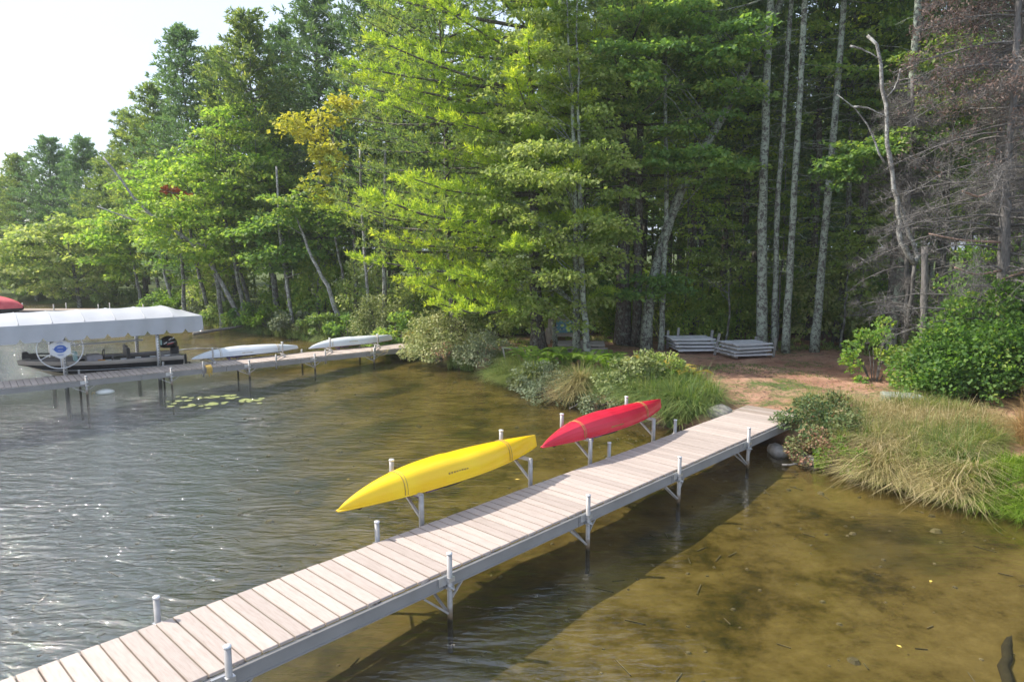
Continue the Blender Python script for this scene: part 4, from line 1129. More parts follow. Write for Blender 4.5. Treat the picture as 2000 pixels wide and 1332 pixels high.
def near_pine(label, x, y, path, h, z0, Lmax, seed, mat, bark, r0, bias=None, gap=.46, per=5, subs=13, tufts=8, blades=4, nl=.19, nw=.034, rise=.10, group=None, shape=white_pine_shape):
    C, D, T, ln, wd, limbs = pine_geo(seed, h, z0, Lmax, shape, gap, per, subs, tufts, blades, nl, nw, rise, bias)
    b = np.array([x, y, gz(x, y) - .08]); loc = [np.array(p, float) - b for p in path]; loc[0] = V(0, 0, 0)
    P, rr = wig_trunk(loc, 18, .02, seed, 1.3, r0, .03)
    def shift(q):      # needles and limbs follow the leaning stem
        q = np.array(q); q[:, 0] += np.interp(np.clip(limb_z(q), 0, h), P[:, 2], P[:, 0]); q[:, 1] += np.interp(np.clip(limb_z(q), 0, h), P[:, 2], P[:, 1]); return q
    limb_z = lambda q: q[:, 2]
    C = shift(C); limbs = [(shift(p), r) for p, r in limbs]
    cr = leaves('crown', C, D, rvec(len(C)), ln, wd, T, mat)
    return tree('pine_tree', label, x, y, limb_mesh('trunk', P, rr, limbs, bark, 10), cr, group, z=b[2])

near_pine('big white pine whose lit feathery boughs sweep left over the water', 1.0, 25.4, [(1.0, 25.4, 0), (.89, 25.5, 2), (.73, 25.5, 6.6), (.53, 25.5, 12.6), (.4, 25.5, 20)],
          20.0, 1.9, 7.6, 41, M['pine_near'], M['bark_pine'], .29,
          bias=lambda a, z: .44 + .64 * max(0, math.cos(a - R(190))) ** .9 * (1.0 if z < 4.9 else .50 if z < 6.6 else .95 if z < 13 else .8), gap=1.02, per=8, subs=24, tufts=14, blades=7, nl=.185, nw=.030, rise=.08)
near_pine('dark tall pine with a thick straight trunk behind the twin maple', 4.3, 27.0, [(4.3, 27, 0), (4.22, 27, 7.7), (4.2, 27, 20)],
          20.0, 6.0, 4.6, 42, M['pine_far'], M['bark_pine'], .31, gap=.55, tufts=7, nl=.20, nw=.04, rise=.02)
near_pine('second white pine just behind the creamy shoreline shrub', -2.2, 27.6, [(-2.1, 27.6, 0), (-2.5, 27.7, 5), (-2.7, 27.8, 17)],
          17.0, 3.2, 4.6, 43, M['pine_far'], M['bark_pine'], .19, gap=.55, tufts=7, nl=.2, nw=.04, rise=.06)

# twin-stemmed maple in the centre, leaves in flat layers
g = np.random.default_rng(50)
pathA = [(2.22, 24.0, .4), (2.15, 24.0, 5.6), (1.99, 24.0, 8.9), (1.70, 24.0, 12.6)]
pathB = [(2.57, 23.4, .3), (2.36, 23.7, 2.85), (2.22, 23.9, 7.3), (2.07, 24.0, 12.9)]
base = V(2.22, 24.0, gz(2.22, 24.0) - .08)
pads = []
for z in np.cumsum(g.uniform(.08, .40, 46)) + 1.5:
    rr_ = 3.0 * min(1, .62 + (z - 1.5) * .14) * (1 - max(0, z - 6.8) / 8.2) ** .8
    for _ in range(4 if z < 8.5 else 2):
        a = g.uniform(0, 6.283); q = g.uniform(.15, 1) ** .6 * rr_; s = g.uniform(.30, .80)
        x = 1.3 + q * math.cos(a) * 1.0 - base[0]; y = q * math.sin(a) * .9 - .1
        pads.append((x, y, z + g.normal(0, .12) - base[2], s * 1.2, s, .22, .58 + .12 * (x < -.6) + g.normal(0, .09)))  # left-hand pads tinted lighter: light from the left put into the leaf colour
PA, rA = wig_trunk([np.array(p) - base for p in pathA], 18, .02, 1, 1.3, .12, .02)
PB, rB = wig_trunk([np.array(p) - base for p in pathB], 18, .02, 2, 1.3, .125, .02)
lim = limbs_to(g, PA, pads, .022, .45)
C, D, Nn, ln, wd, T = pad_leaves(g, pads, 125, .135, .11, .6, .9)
tm_ = tree('maple_tree', 'slender twin-stemmed maple with light layered leaves in the middle', base[0], base[1], limb_mesh('trunk', PA, rA, lim, M['bark_lichen'], 8), None, z=base[2])
link('trunk', limb_mesh('trunk', PB, rB, limbs_to(g, PB, pads[::3], .02, .5), M['bark_lichen'], 8), tm_)
link('crown', leaves('crown', C, D, Nn, ln, wd, T, M['maple_pale']), tm_)

def maple(label, path, r0, r1, pads_w, seed, mat, bark, dens=110, leaf=.14, lf=.5, group=None, n=16, name='maple_tree', jit=.55):
    g = np.random.default_rng(seed); b = np.array([path[0][0], path[0][1], gz(path[0][0], path[0][1]) - .08])
    loc = [np.array(p, float) - b for p in path]; loc[0] = V(0, 0, 0)
    P, rr = wig_trunk(loc, n, .03, seed, 1.3, r0, r1)
    pads = [(p[0] - b[0], p[1] - b[1], p[2] - b[2], *p[3:]) for p in pads_w]
    C, D, Nn, ln, wd, T = pad_leaves(g, pads, dens, leaf, leaf * .82, .4, jit)
    return tree(name, label, b[0], b[1], limb_mesh('trunk', P, rr, limbs_to(g, P, pads, .026, lf), bark, 9), leaves('crown', C, D, Nn, ln, wd, T, mat), group, z=b[2])

def rand_pads(seed, c, rad, n, s, flat=.25, tb=.42, hollow=.25):
    g = np.random.default_rng(seed); return [(p[0], p[1], p[2], p[3] * s, p[4] * s, p[5] * s, tb + g.normal(0, .1)) for p in crown_pads(g, c, rad, n, 1.0, flat, hollow)]

# leaning maple, trunk sweeping up to the right
maple('mossy maple whose trunk leans up to the right', [(4.94, 25.6, .4), (4.99, 25.6, 2.8), (5.87, 25.6, 5.7), (6.25, 25.6, 6.8), (6.95, 25.6, 7.9), (7.95, 25.5, 9.8), (8.6, 25.4, 11.1), (9.2, 25.2, 12.6)], .20, .11,
      rand_pads(51, (5.6, 24.6, 10.6), (2.9, 2.2, 2.6), 62, .8, .22, .44) + rand_pads(52, (6.1, 24.3, 6.9), (1.9, 1.5, .7), 24, .65, .22, .40) + rand_pads(152, (4.6, 24.9, 2.9), (1.7, 1.0, .5), 12, .6, .25, .25), 51, M['maple'], M['bark_lichen'], 120, .15, .4)
maple('small maple bending over from the right with a bright green leaf layer', [(12.6, 22.3, .5), (12.2, 22.2, 3.6), (11.9, 22, 5.6), (11.4, 21.8, 7.3)], .09, .03,
      rand_pads(53, (11.2, 21.6, 7.0), (1.7, 1.2, .75), 34, .50, .26, .40, 0) + rand_pads(54, (9.9, 21.7, 6.5), (.9, .9, .5), 14, .45, .26, .34, 0), 53, M['maple'], M['bark_gray'], 150, .14, .5)

maple('airy light green maple high between the straight trunks', [(12.9, 27.5, .5), (12.9, 27.3, 5), (12.6, 27, 9), (12.4, 26.8, 13)], .13, .04,
      rand_pads(55, (12.6, 26.0, 10.8), (3.6, 1.8, 2.6), 70, .62, .24, .62, .1), 55, M['maple'], M['bark_gray'], 95, .15, .5)
maple('airy green maple behind the leaning trunk at the top', [(7.6, 28.6, .5), (7.6, 28.4, 5), (7.3, 28.2, 9), (7.2, 28, 13)], .12, .04,
      rand_pads(56, (7.4, 27.4, 9.6), (2.9, 1.6, 3.2), 60, .62, .24, .60, .1), 56, M['maple_lime'], M['bark_gray'], 90, .15, .5)
maple('sunlit young maple arching over the needle ground by the green bush', [(13.8, 22.6, .5), (13.7, 22.4, 4), (13.5, 22.2, 8)], .08, .03,
      rand_pads(57, (13.4, 22.0, 9.2), (1.9, 1.3, 1.6), 34, .55, .26, .60, .1), 57, M['maple'], M['bark_gray'], 110, .14, .5)

for i, (x, y, h, c, rd, n, lb_) in enumerate(((8.1, 26.3, 5.2, (8.0, 26.0, 3.6), (1.5, .9, 1.5), 26, 'airy sapling filling the gap behind the left slat stack'),
        (10.1, 26.6, 7.5, (10.2, 26.2, 5.2), (1.3, .9, 2.2), 30, 'airy sapling between the bowed trunk and the lone pale trunk'),
        (12.0, 25.4, 6.0, (12.2, 25.0, 4.0), (1.4, .9, 1.9), 26, 'airy sapling right of the lone pale trunk'),
        (6.7, 27.4, 8.0, (6.9, 27.0, 5.6), (1.4, 1.0, 2.3), 32, 'pale sapling in the fork of the leaning maple'),
        (9.2, 28.6, 9.0, (9.2, 28.0, 7.6), (1.8, 1.0, 1.8), 30, 'taller sapling showing between the three pale trunks'),
        (14.3, 24.6, 7.0, (14.2, 24.2, 5.2), (1.5, 1.0, 1.6), 24, 'sapling behind the bare twigs of the dead conifer'))):
    maple(lb_, [(x, y, .4), (x + .1, y, h * .5), (x, y - .1, h)], .05, .015, rand_pads(580 + i, c, rd, n, .46, .26, .55, .1), 580 + i, M['maple_pale'] if i % 2 == 0 else M['maple_lime'], M['bark_gray'], 100, .125, .6, 'saplings among the straight trunks')

def trunk_only(label, path, r0, r1, mat, seed, crownspec=None, twigs=0, group='tall straight lichen-covered trunks beside the slat stacks', name='pine_tree', tz=(2.5, 11), tl=1.6):
    """tall trunk: dead side twigs below, live crown above the frame"""
    g = np.random.default_rng(seed); b = np.array([path[0][0], path[0][1], gz(path[0][0], path[0][1]) - .08])
    loc = [np.array(p, float) - b for p in path]; loc[0] = V(0, 0, 0)
    P, rr = wig_trunk(loc, 20, .010, seed, 1.28, r0, r1); limbs = []
    for i in range(twigs):
        z = g.uniform(*tz); az = g.uniform(0, 6.283); L_ = g.uniform(.4, 1) * tl
        c = np.array([np.interp(z, P[:, 2], P[:, 0]), np.interp(z, P[:, 2], P[:, 1]), z]); d = V(math.cos(az), math.sin(az), g.uniform(-.25, .15))
        pts = [c, c + d * L_ * .4 + V(0, 0, .04), c + d * L_ * .75 + g.normal(0, .04, 3) - V(0, 0, .03), c + d * L_ + g.normal(0, .06, 3) - V(0, 0, .1)]
        limbs.append((pts, .013))
        for _ in range(3):
            k = g.integers(1, 4); e = pts[k] + (d + rvec(1, g)[0] * .8) * L_ * .3; limbs.append(([pts[k], (pts[k] + e) / 2, e], .006))
    crown = None
    if crownspec:
        h, z0, Lm, mt = crownspec
        C, D, T, ln, wd, lb = pine_geo(seed, h, z0, Lm, white_pine_shape, .62, 5, 10, 6, 3, .22, .05, .0)
        C[:, 0] += P[-1, 0]; C[:, 1] += P[-1, 1]; lb = [(p + V(P[-1, 0], P[-1, 1], 0), r) for p, r in lb]
        crown = leaves('crown', C, D, rvec(len(C)), ln, wd, T, mt); limbs += lb
    return tree(name, label, b[0], b[1], limb_mesh('trunk', P, rr, limbs, mat, 10, 3), crown, group, z=b[2])

trunk_only('thin dark trunk between the leaning maple and the slat stacks', [(5.40, 25.2, .4), (5.43, 25.2, 2.8), (5.46, 25.2, 6), (5.3, 25.2, 9), (5.2, 25.2, 14)], .10, .05, M['bark_lichen'], 61, (14, 10, 2, M['pine_far']), 14)
trunk_only('thickest pale lichen trunk at the right corner of the slat stack', [(8.96, 24.9, .4), (8.73, 24.9, 5.6), (8.69, 24.9, 9), (8.7, 24.9, 19)], .185, .10, M['bark_lichen'], 62, (19, 12.2, 3.6, M['pine_far']), 30)
trunk_only('narrow middle trunk of the three standing behind the white stake', [(9.42, 25.0, .4), (9.28, 25, 5.6), (9.37, 25, 9), (9.5, 25, 18)], .10, .07, M['bark_lichen'], 63, (18, 12.5, 3, M['pine_dark']), 26)
trunk_only('slightly bowed right trunk of the three standing behind the white stake', [(9.60, 24.4, .4), (9.62, 24.4, 5.6), (9.65, 24.4, 9.8), (9.6, 24.4, 18)], .125, .08, M['bark_lichen'], 64, (18, 12.5, 3.2, M['pine_far']), 30)
trunk_only('lone pale trunk on the open needle ground right of the stacks', [(10.74, 24.7, .4), (10.9, 24.7, 5.6), (11.0, 24.7, 9), (11.2, 24.7, 18)], .145, .09, M['bark_lichen'], 65, (18, 12, 3.4, M['pine_dark']), 44)
trunk_only('grey trunk rising behind the tip of the big green bush', [(12.1, 22.3, .5), (12.15, 22, 3.6), (12.05, 22, 7), (12.05, 22, 17)], .14, .09, M['bark_lichen'], 66, (17, 12, 3.2, M['pine_far']), 26)
trunk_only('thick dark trunk left of the leaning maple, in its shade', [(4.75, 26.6, .4), (4.7, 26.6, 8), (4.6, 26.6, 18)], .17, .08, M['bark_pine'], 67, (18, 11, 3, M['pine_far']), 10, 'dark trunks behind the twin maple')
trunk_only('slim trunk squeezed beside the thick dark pine', [(4.98, 27.3, .4), (4.9, 27.3, 8), (4.8, 27.3, 16)], .09, .05, M['bark_pine'], 68, (16, 11, 2.4, M['pine_dark']), 10, 'dark trunks behind the twin maple')
trunk_only('short mossy trunk in front of the garden bench', [(1.62, 25.9, .4), (1.50, 25.9, 2), (1.3, 25.9, 8)], .11, .05, M['bark_lichen'], 69, None, 10, None, 'maple_tree')
trunk_only('reddish trunk standing tall behind the bent birch', [(13.2, 24.5, .5), (13.3, 24.5, 8), (13.9, 24.5, 18)], .15, .10, M['bark_pine'], 70, (18, 13, 3.4, M['pine_dark']), 20, None)

# broken grey snag and the bent birch
sn = branch_thing('tree_snag', 'broken grey dead stump pole behind the green bush', 'dead tree', [(11.25, 19.0, .3), (11.2, 19.0, 2.2), (11.07, 19, 4.2)], .11, .085, M['deadwood'], 5, 71, .5)
bi = thing('birch_tree', 'bent dead birch hanging in a hooked loop in front of the dark woods', 'birch', (10.9, 20.6, gz(10.9, 20.6)))
def rel(pts, o): return [tuple(np.array(p) - np.array([o[0], o[1], gz(o[0], o[1])])) for p in pts]
o_ = (10.9, 20.6)
P, rr = wig_trunk(rel([(9.70, 20.1, 9.9), (10.05, 20, 9.3), (10.21, 20, 8.67), (10.35, 20, 7.45), (10.51, 20, 6.34), (10.78, 20, 5.5), (10.86, 20, 4.8), (10.98, 20, 4.25), (11.40, 20, 3.72)], o_), 20, .03, 3, 1, .04, .075)
MB().tube(P, rr, 8).build('trunk', M['bark_birch'], bi, True)
P, rr = wig_trunk(rel([(11.40, 20, 3.72), (11.52, 20.05, 3.98), (11.2, 20.1, 4.66), (10.80, 20.15, 5.75), (10.6, 20.2, 6.8)], o_), 12, .02, 4, 1, .07, .035)
MB().tube(P, rr, 8).build('limb', M['bark_birch'], bi, True)
P, rr = wig_trunk(rel([(11.40, 20, 3.72), (11.6, 20.4, 2.2), (11.7, 20.9, .45)], o_), 8, .012, 4, 1, .05, .07)
MB().tube(P, rr, 8).build('limb', M['deadwood'], bi, True)
for i, pts in enumerate(([(8.92, 20, 8.33), (9.59, 20, 7.86), (10.0, 20, 7.2), (10.35, 20, 6.5)], [(10.25, 20, 8.2), (10.55, 20, 8.6), (10.62, 20, 9.0)], [(10.1, 20, 9.2), (9.6, 20, 9.5), (9.2, 20, 9.6)], [(10.3, 20, 7.7), (9.8, 20, 8.0), (9.4, 20, 8.0)])):
    P, rr = wig_trunk(rel(pts, o_), 9, .02, i, 1, .012, .032); MB().tube(P, rr, 6).build('limb', M['bark_birch'], bi, True)

# dead brushy conifer at the right edge
def brush(seed, path, label, n1=80, L1=3.2, zr=(1.8, 11.5), mat=None, r0=.17, bias=None, group=None, dens=1.0):
    g = np.random.default_rng(seed); b = np.array([path[0][0], path[0][1], gz(path[0][0], path[0][1]) - .08])
    loc = [np.array(p, float) - b for p in path]; loc[0] = V(0, 0, 0)
    P, rr = wig_trunk(loc, 18, .03, seed, 1.25, r0, .05)
    m = MB(); m.tube(P, rr, 10); SA, SB, SR = [], [], []
    for i in range(n1):
        z = g.uniform(*zr); az = g.uniform(0, 6.283)
        if bias and g.uniform() > bias(az): continue
        L_ = L1 * g.uniform(.45, 1.05) * (1 - .45 * (z - zr[0]) / (zr[1] - zr[0]))
        c = np.array([np.interp(z, P[:, 2], P[:, 0]), np.interp(z, P[:, 2], P[:, 1]), z]); d = V(math.cos(az), math.sin(az), g.uniform(-.1, .35))
        s = np.linspace(0, 1, 6); pts = c + d * (s * L_)[:, None] + V(0, 0, -.32) * (L_ * s ** 2)[:, None] + g.normal(0, .04, (6, 3)) * s[:, None]
        m.tube(pts, np.linspace(.026, .006, 6), 4, False)
        nk = int(22 * dens); k = g.uniform(.15, 1, nk); o = np.stack([np.interp(k, s, pts[:, j]) for j in range(3)], 1)
        dd = unit(d * .5 + g.normal(0, .75, (nk, 3))); e = o + dd * (L_ * .26 * g.uniform(.5, 1.2, nk) * (1.15 - k))[:, None]
        SA.append(o); SB.append(e); SR.append(np.full(nk, .0065))
        kk = int(7 * dens); u = g.uniform(.15, 1, (nk, kk, 1)); o2 = (o[:, None] + (e - o)[:, None] * u).reshape(-1, 3)
        d2 = unit(np.repeat(dd, kk, 0) * .6 + g.normal(0, .7, (nk * kk, 3))); e2 = o2 + d2 * g.uniform(.10, .34, (nk * kk, 1))
        SA.append(o2); SB.append(e2); SR.append(np.full(nk * kk, .0042))
    A, B, r = np.concatenate(SA), np.concatenate(SB), np.concatenate(SR)[:, None]
    ax = unit(B - A); u1 = unit(np.cross(ax, rvec(len(A), g))); u2 = np.cross(ax, u1)
    ring = [A + u1 * r, A - u1 * r * .5 + u2 * r * .87, A - u1 * r * .5 - u2 * r * .87]; v = np.stack(ring + [B], 1).reshape(-1, 3)
    i = np.arange(len(A))[:, None] * 4; tr = np.concatenate([i + [0, 1, 3], i + [1, 2, 3], i + [2, 0, 3]])
    t = thing('dead_tree', label, 'dead tree', tuple(b), 0, group)
    m.build('trunk', M['deadwood'], t, True)
    link('twigs', mesh_np('twigs', v, None, tr, mat=mat or M['deadwood']), t)
    return t, P, B, b
t_, P_, B_, b_ = brush(72, [(12.55, 17.8, .5), (12.2, 17.6, 4.6), (12.1, 17.6, 6), (12.1, 17.7, 12)], 'dead grey conifer with a dense tangle of bare twigs at the right edge', 190, 3.8, dens=1.25,
               bias=lambda a: .45 + .55 * max(0, math.cos(a - R(185))))
g = np.random.default_rng(73); k = B_[:, 2] > 5.6; Q = B_[k]; Q = Q[g.uniform(size=len(Q)) < np.clip((Q[:, 2] - 5.2) / 4.5, 0, 1) * .35]
Q = np.repeat(Q, 3, 0) + g.normal(0, .05, (len(Q) * 3, 3))
link('dead_needles', leaves('dead_needles', Q, rvec(len(Q), g), rvec(len(Q), g), np.full(len(Q), .10), np.full(len(Q), .035), g.normal(.5, .2, len(Q)), M['rust']), t_)
for i, pts in enumerate(([(10.1, 17.2, 4.5), (11.0, 17.4, 4.35), (12.15, 17.6, 4.3)], [(10.6, 16.9, 3.7), (11.3, 17.2, 3.5), (12.2, 17.6, 3.6)], [(10.7, 17.0, 5.5), (11.3, 17.3, 5.35), (12.1, 17.6, 5.7)], [(12.8, 16.6, 3.9), (12.5, 17.1, 3.6), (12.25, 17.6, 3.4)])):
    P, rr = wig_trunk([np.array(p) - b_ for p in pts], 8, .012, i, 1, .020, .032); MB().tube(P, rr, 6).build('limb', M['deadlimb'], t_, True)
brush(74, [(14.4, 20.5, .5), (14.3, 20.5, 6), (14.2, 20.6, 12)], 'second dead twiggy conifer deeper in the wood at the right edge', 110, 2.8, r0=.15)
brush(75, [(11.9, 20.9, .5), (11.7, 20.9, 3), (11.5, 21, 9.0)], 'slim bare spruce with drooping fine twigs behind the hooked birch', 110, 1.9, (1.2, 8.6), r0=.07)
brush(76, [(13.7, 18.6, .5), (13.7, 18.6, 6), (13.6, 18.6, 12)], 'bare dead conifer half cut off by the right edge of the picture', 150, 3.0, r0=.13)

# ------------------------------------------------------------------ left shore trees
leftG = 'pines along the left shore'
def left_pine(label, x, y, top, lean, z0, Lm, seed, mat='pine_far', r0=.17, gap=.50, nl=.28, nw=.065):
    b = gz(x, y); h = top - b
    path = [(x, y, b), (x + lean * .3, y, b + h * .22), (x + lean * .7, y, b + h * .5), (x + lean, y, top)]
    return near_pine(label, x, y, path, h, z0, Lm * 1.12, seed, M[mat], M['bark_gray'], r0, None, gap, 5, 11, 6, 3, nl, nw * 1.2, .10, leftG, spire)
left_pine('pine with leaning bare lower trunk and tall spire at the left shore', -12.3, 36.9, 15.9, -1.1, 3.6, 3.4, 81)
left_pine('tallest bluish pine touching the top edge left of the yellow maple', -10.0, 38.5, 18.2, -.3, 3.0, 3.7, 82, 'pine_dark')
left_pine('pine spire just left of the tallest one', -16.3, 41.5, 15.2, -.3, 2.5, 3.2, 83)
left_pine('dark-topped pine standing out against the sky on the left', -18.6, 42.4, 16.9, -.5, 2.5, 3.4, 84, 'pine_dark')
left_pine('pine stepping down left of the dark-topped one', -22.6, 46.5, 14.4, -.4, 2.0, 3.3, 85)
left_pine('sunlit sloping pine farther along the left shore', -26.3, 50.5, 13.4, -.4, 2.0, 3.4, 86)
left_pine('narrow dark pine tip in the far left group', -33.6, 56.5, 12.8, 0, 1.5, 3.0, 87, 'pine_dark')
left_pine('broad pine of the far left group', -37.6, 58.5, 12.9, 0, 1.5, 3.6, 88, 'pine_dark')
left_pine('low rounded pine at the far left edge of the wood', -41.5, 60.5, 11.8, 0, 1.2, 3.6, 89)
left_pine('last small pine touching the left edge of the picture', -45.5, 62, 9.6, 0, 1.0, 3.2, 90)
left_pine('bushy pine filling the gap before the far left group', -30.3, 53.5, 10.4, 0, 1.2, 3.5, 91)
left_pine('tall pine behind the big white pine, cut by the top edge', -7.0, 37.0, 21.0, 0, 4.5, 4.0, 92, 'pine_dark', .2)
left_pine('pine between the yellow maple and the white pine boughs', -4.6, 33.5, 19.5, 0, 4.0, 3.8, 93, 'pine_far', .2)
left_pine('second-row pine behind the leaning one', -13.7, 43, 17.0, .2, 2.6, 3.5, 94, 'pine_dark')

def left_leafy(label, path, pads, seed, mat, r0=.11, dens=60, leaf=.20, bark='bark_gray', name='maple_tree', group='leafy trees along the left shore'):
    return maple(label, path, r0, .04, pads, seed, M[mat], M[bark], dens, leaf, .35, group, 12, name)
left_leafy('yellow-turning maple glowing in front of the dark pines', [(-7.3, 33.0, .5), (-7.35, 33, 4), (-7.5, 33, 7), (-8.2, 33, 9)],
           rand_pads(101, (-9.0, 31.0, 9.5), (1.2, .9, .9), 18, .50, .35, .85, 0) + rand_pads(102, (-7.8, 30.9, 7.9), (.9, .9, 1.2), 18, .48, .35, .75, 0) + rand_pads(103, (-7.2, 31.0, 10.1), (.8, .8, .6), 8, .5, .35, .9, 0) + rand_pads(104, (-8.2, 31.0, 6.4), (1.0, .8, .8), 10, .5, .35, .3, 0), 101, 'yellow')
left_leafy('pale leaning maple with two crossing trunks at the left shore', [(-7.9, 32.6, .4), (-8.5, 32.6, 2.3), (-9.35, 32.8, 3.8), (-10.1, 33, 5.8)],
           rand_pads(104, (-10.2, 32.8, 6.0), (1.6, 1.1, 1.0), 22, .55, .3, .5, 0), 104, 'maple', .13, 60, .19, 'bark_birch')
left_leafy('young maple trunk beside the pale leaning one', [(-7.5, 33.1, .4), (-7.9, 33, 2.5), (-8.2, 33, 5)], rand_pads(105, (-7.9, 32.8, 5.6), (1.2, 1, 1.0), 14, .5, .3, .35, 0), 105, 'maple', .10)
left_leafy('sunlit broad maple in front of the left pine row', [(-15.0, 36.2, .4), (-15.2, 36.2, 3), (-15.6, 36.2, 6)],
           rand_pads(106, (-15.3, 35.8, 5.4), (3.3, 2.0, 3.0), 90, .75, .3, .55, .3), 106, 'maple_lime', .14)
left_leafy('taller yellow-green maple between the pine spires', [(-13.6, 35.8, .4), (-14.2, 36, 4), (-14.8, 36, 8)],
           rand_pads(107, (-13.4, 36.2, 8.6), (2.6, 1.6, 2.8), 60, .72, .3, .5, .3), 107, 'maple_lime', .13)
left_leafy('darker green maple low on the left shore near the pale trunks', [(-11.0, 34.6, .4), (-11.0, 34.4, 3), (-11.2, 34.2, 6)],
           rand_pads(108, (-11.2, 34.0, 4.6), (2.2, 1.4, 1.7), 46, .65, .3, .38, .2), 108, 'maple', .12)
left_leafy('maple with one scarlet branch above the leaning birch', [(-18.0, 38.4, .4), (-17.8, 38.2, 4), (-17.6, 38, 7)],
           rand_pads(109, (-18.6, 38.2, 7.0), (2.4, 1.6, 2.4), 55, .72, .3, .55, .3), 109, 'maple_lime', .12)
q_ = thing('maple_branch', 'scarlet and orange leaf spray among the green on the left', 'branch', (-17.3, 36.5, 7.0))
C, D, Nn, ln, wd, T = pad_leaves(np.random.default_rng(3), rand_pads(3, (0, 0, 0), (.75, .4, .5), 9, .32, .4, .5, 0), 90, .2, .16)
link('leaf_spray', leaves('leaf_spray', C, D, Nn, ln, wd, T, M['red']), q_)
link('limb', limb_mesh('limb', [(0, 0, 0), (-.3, 1, -.2), (-.4, 1.8, -.6)], [.02, .03, .04], [], M['bark_gray']), q_)
left_leafy('olive rounded willow at the far left waterline', [(-30.5, 49.5, .4), (-30.6, 49.4, 2), (-31, 49.4, 5)],
           rand_pads(110, (-31.2, 49.2, 3.8), (4.6, 2.4, 2.9), 90, 1.0, .3, .6, .3), 110, 'under', .16, 45, .26)
left_leafy('second olive willow closer to the covered canopy', [(-24.6, 46.6, .4), (-24.7, 46.4, 2), (-25, 46.4, 4)],
           rand_pads(111, (-25.6, 47.0, 4.6), (2.7, 1.8, 2.6), 55, .9, .3, .5, .3), 111, 'maple_lime', .14, 45, .26)
left_leafy('green willow at the left edge behind the red boat', [(-38, 56.2, .4), (-38, 56, 2), (-38, 56, 4)],
           rand_pads(112, (-38, 55.6, 3.4), (4.2, 2.2, 2.6), 60, 1.1, .3, .5, .3), 112, 'under', .16, 40, .3)
# leaning birch with bare pale limbs
lb = branch_thing('birch_tree', 'pale bare birch leaning left out of the shore trees', 'birch', [(-14.0, 36.2, .4), (-15.0, 36.2, 2.6), (-15.6, 36.2, 3.6), (-16.6, 36.0, 4.9), (-18.6, 35.8, 5.9), (-19.6, 35.6, 7.9), (-20.2, 35.6, 8.6)], .13, .04, M['bark_birch'], 5, 120, 2.0)
branch_thing('birch_tree', 'bare forked birch limb above the leaning birch', 'birch', [(-17.2, 35.7, 5.2), (-18.8, 35.6, 5.5), (-20.6, 35.5, 6.2)], .06, .025, M['bark_birch'], 4, 121, 1.2)
for i, (x, lx, h) in enumerate(((-10.6, -.5, 5.0), (-13.7, -.9, 4.2), (-15.9, -1.3, 4.4), (-16.9, -.9, 4.4), (-18.9, -1.2, 4.6), (-9.6, .25, 5.5), (-21.0, -.8, 4.6), (-23.2, -.5, 4.5), (-6.4, -.3, 5.5), (-5.5, .15, 5.4))):
    y = 0
    for yy in np.arange(27, 60, .3):
        if sdist(x, yy)[0] > .9 + (i % 3) * .5: y = yy; break
    branch_thing('birch_tree', ['slim pale trunk right of the leaning pine base', 'leaning grey trunk at the left shore behind the canopy end', 'strongly leaning pale trunk over the left shore', 'grey shoreline trunk right of the strongly leaning one', 'tilted trunk at the start of the reddish landing', 'straight grey trunk beside the crossing pale trunks', 'thin trunk behind the white canopy roof', 'farthest pale trunk by the reddish landing', 'grey trunk behind the right white kayak', 'thin trunk above the shore end of the far dock'][i],
                 'tree', [(x, y, .2), (x + lx * .5, y, h * .5), (x + lx, y, h), (x + lx * 1.2, y + .3, h + 3)], .12 if i % 2 else .09, .05, M['bark_gray'] if i % 2 else M['bark_birch'], 4, 130 + i, 1.2)

# ------------------------------------------------------------------ forest behind (shared meshes, every tree an object)
protos = []
for i, (h, z0, Lm, shp, mt) in enumerate(((17, 3.5, 3.0, spire, 'pine_dark'), (19, 6.5, 3.3, white_pine_shape, 'pine_far'), (15, 2.2, 2.7, spire, 'pine_far'), (20, 9, 3.2, white_pine_shape, 'pine_dark'))):
    C, D, T, ln, wd, limbs = pine_geo(200 + i, h, z0, Lm, shp, .62, 5, 9, 6, 3, .26, .06, .05)
    g = np.random.default_rng(i)
    for _ in range(26):
        z = g.uniform(1.4, z0 + 1); az = g.uniform(0, 6.28); L_ = g.uniform(.5, 1.7)
        limbs.append(([V(0, 0, z), V(math.cos(az) * L_ * .5, math.sin(az) * L_ * .5, z + .05), V(math.cos(az) * L_, math.sin(az) * L_, z - .15)], .014))
    P, rr = wig_trunk([(0, 0, 0), (.1, 0, h * .5), (0, .1, h)], 12, .03, i, 1.3, .16, .03)
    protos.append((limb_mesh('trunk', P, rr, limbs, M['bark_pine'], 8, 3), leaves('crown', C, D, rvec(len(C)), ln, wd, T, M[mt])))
for i, (h, c, rad, mt) in enumerate(((12, (0, 0, 8), (2.6, 2.6, 3.6), 'maple'), (10, (.3, 0, 6), (2.4, 2.4, 3.2), 'under'))):
    g = np.random.default_rng(300 + i); P, rr = wig_trunk([(0, 0, 0), (.1, .1, h * .5), (.2, 0, h)], 12, .05, i, 1.2, .11, .03)
    pads = rand_pads(310 + i, c, rad, 60, .8, .3, .45, .25)
    C, D, Nn, ln, wd, T = pad_leaves(g, pads, 55, .19, .16)
    protos.append((limb_mesh('trunk', P, rr, limbs_to(g, P, pads, .03, .4), M['bark_gray'], 7, 3), leaves('crown', C, D, Nn, ln, wd, T, M[mt])))
g = np.random.default_rng(400); placed = []
def try_place(x, y, dmin):
    for (a, b) in placed:
        if (a - x) ** 2 + (b - y) ** 2 < dmin ** 2: return False
    placed.append((x, y)); return True
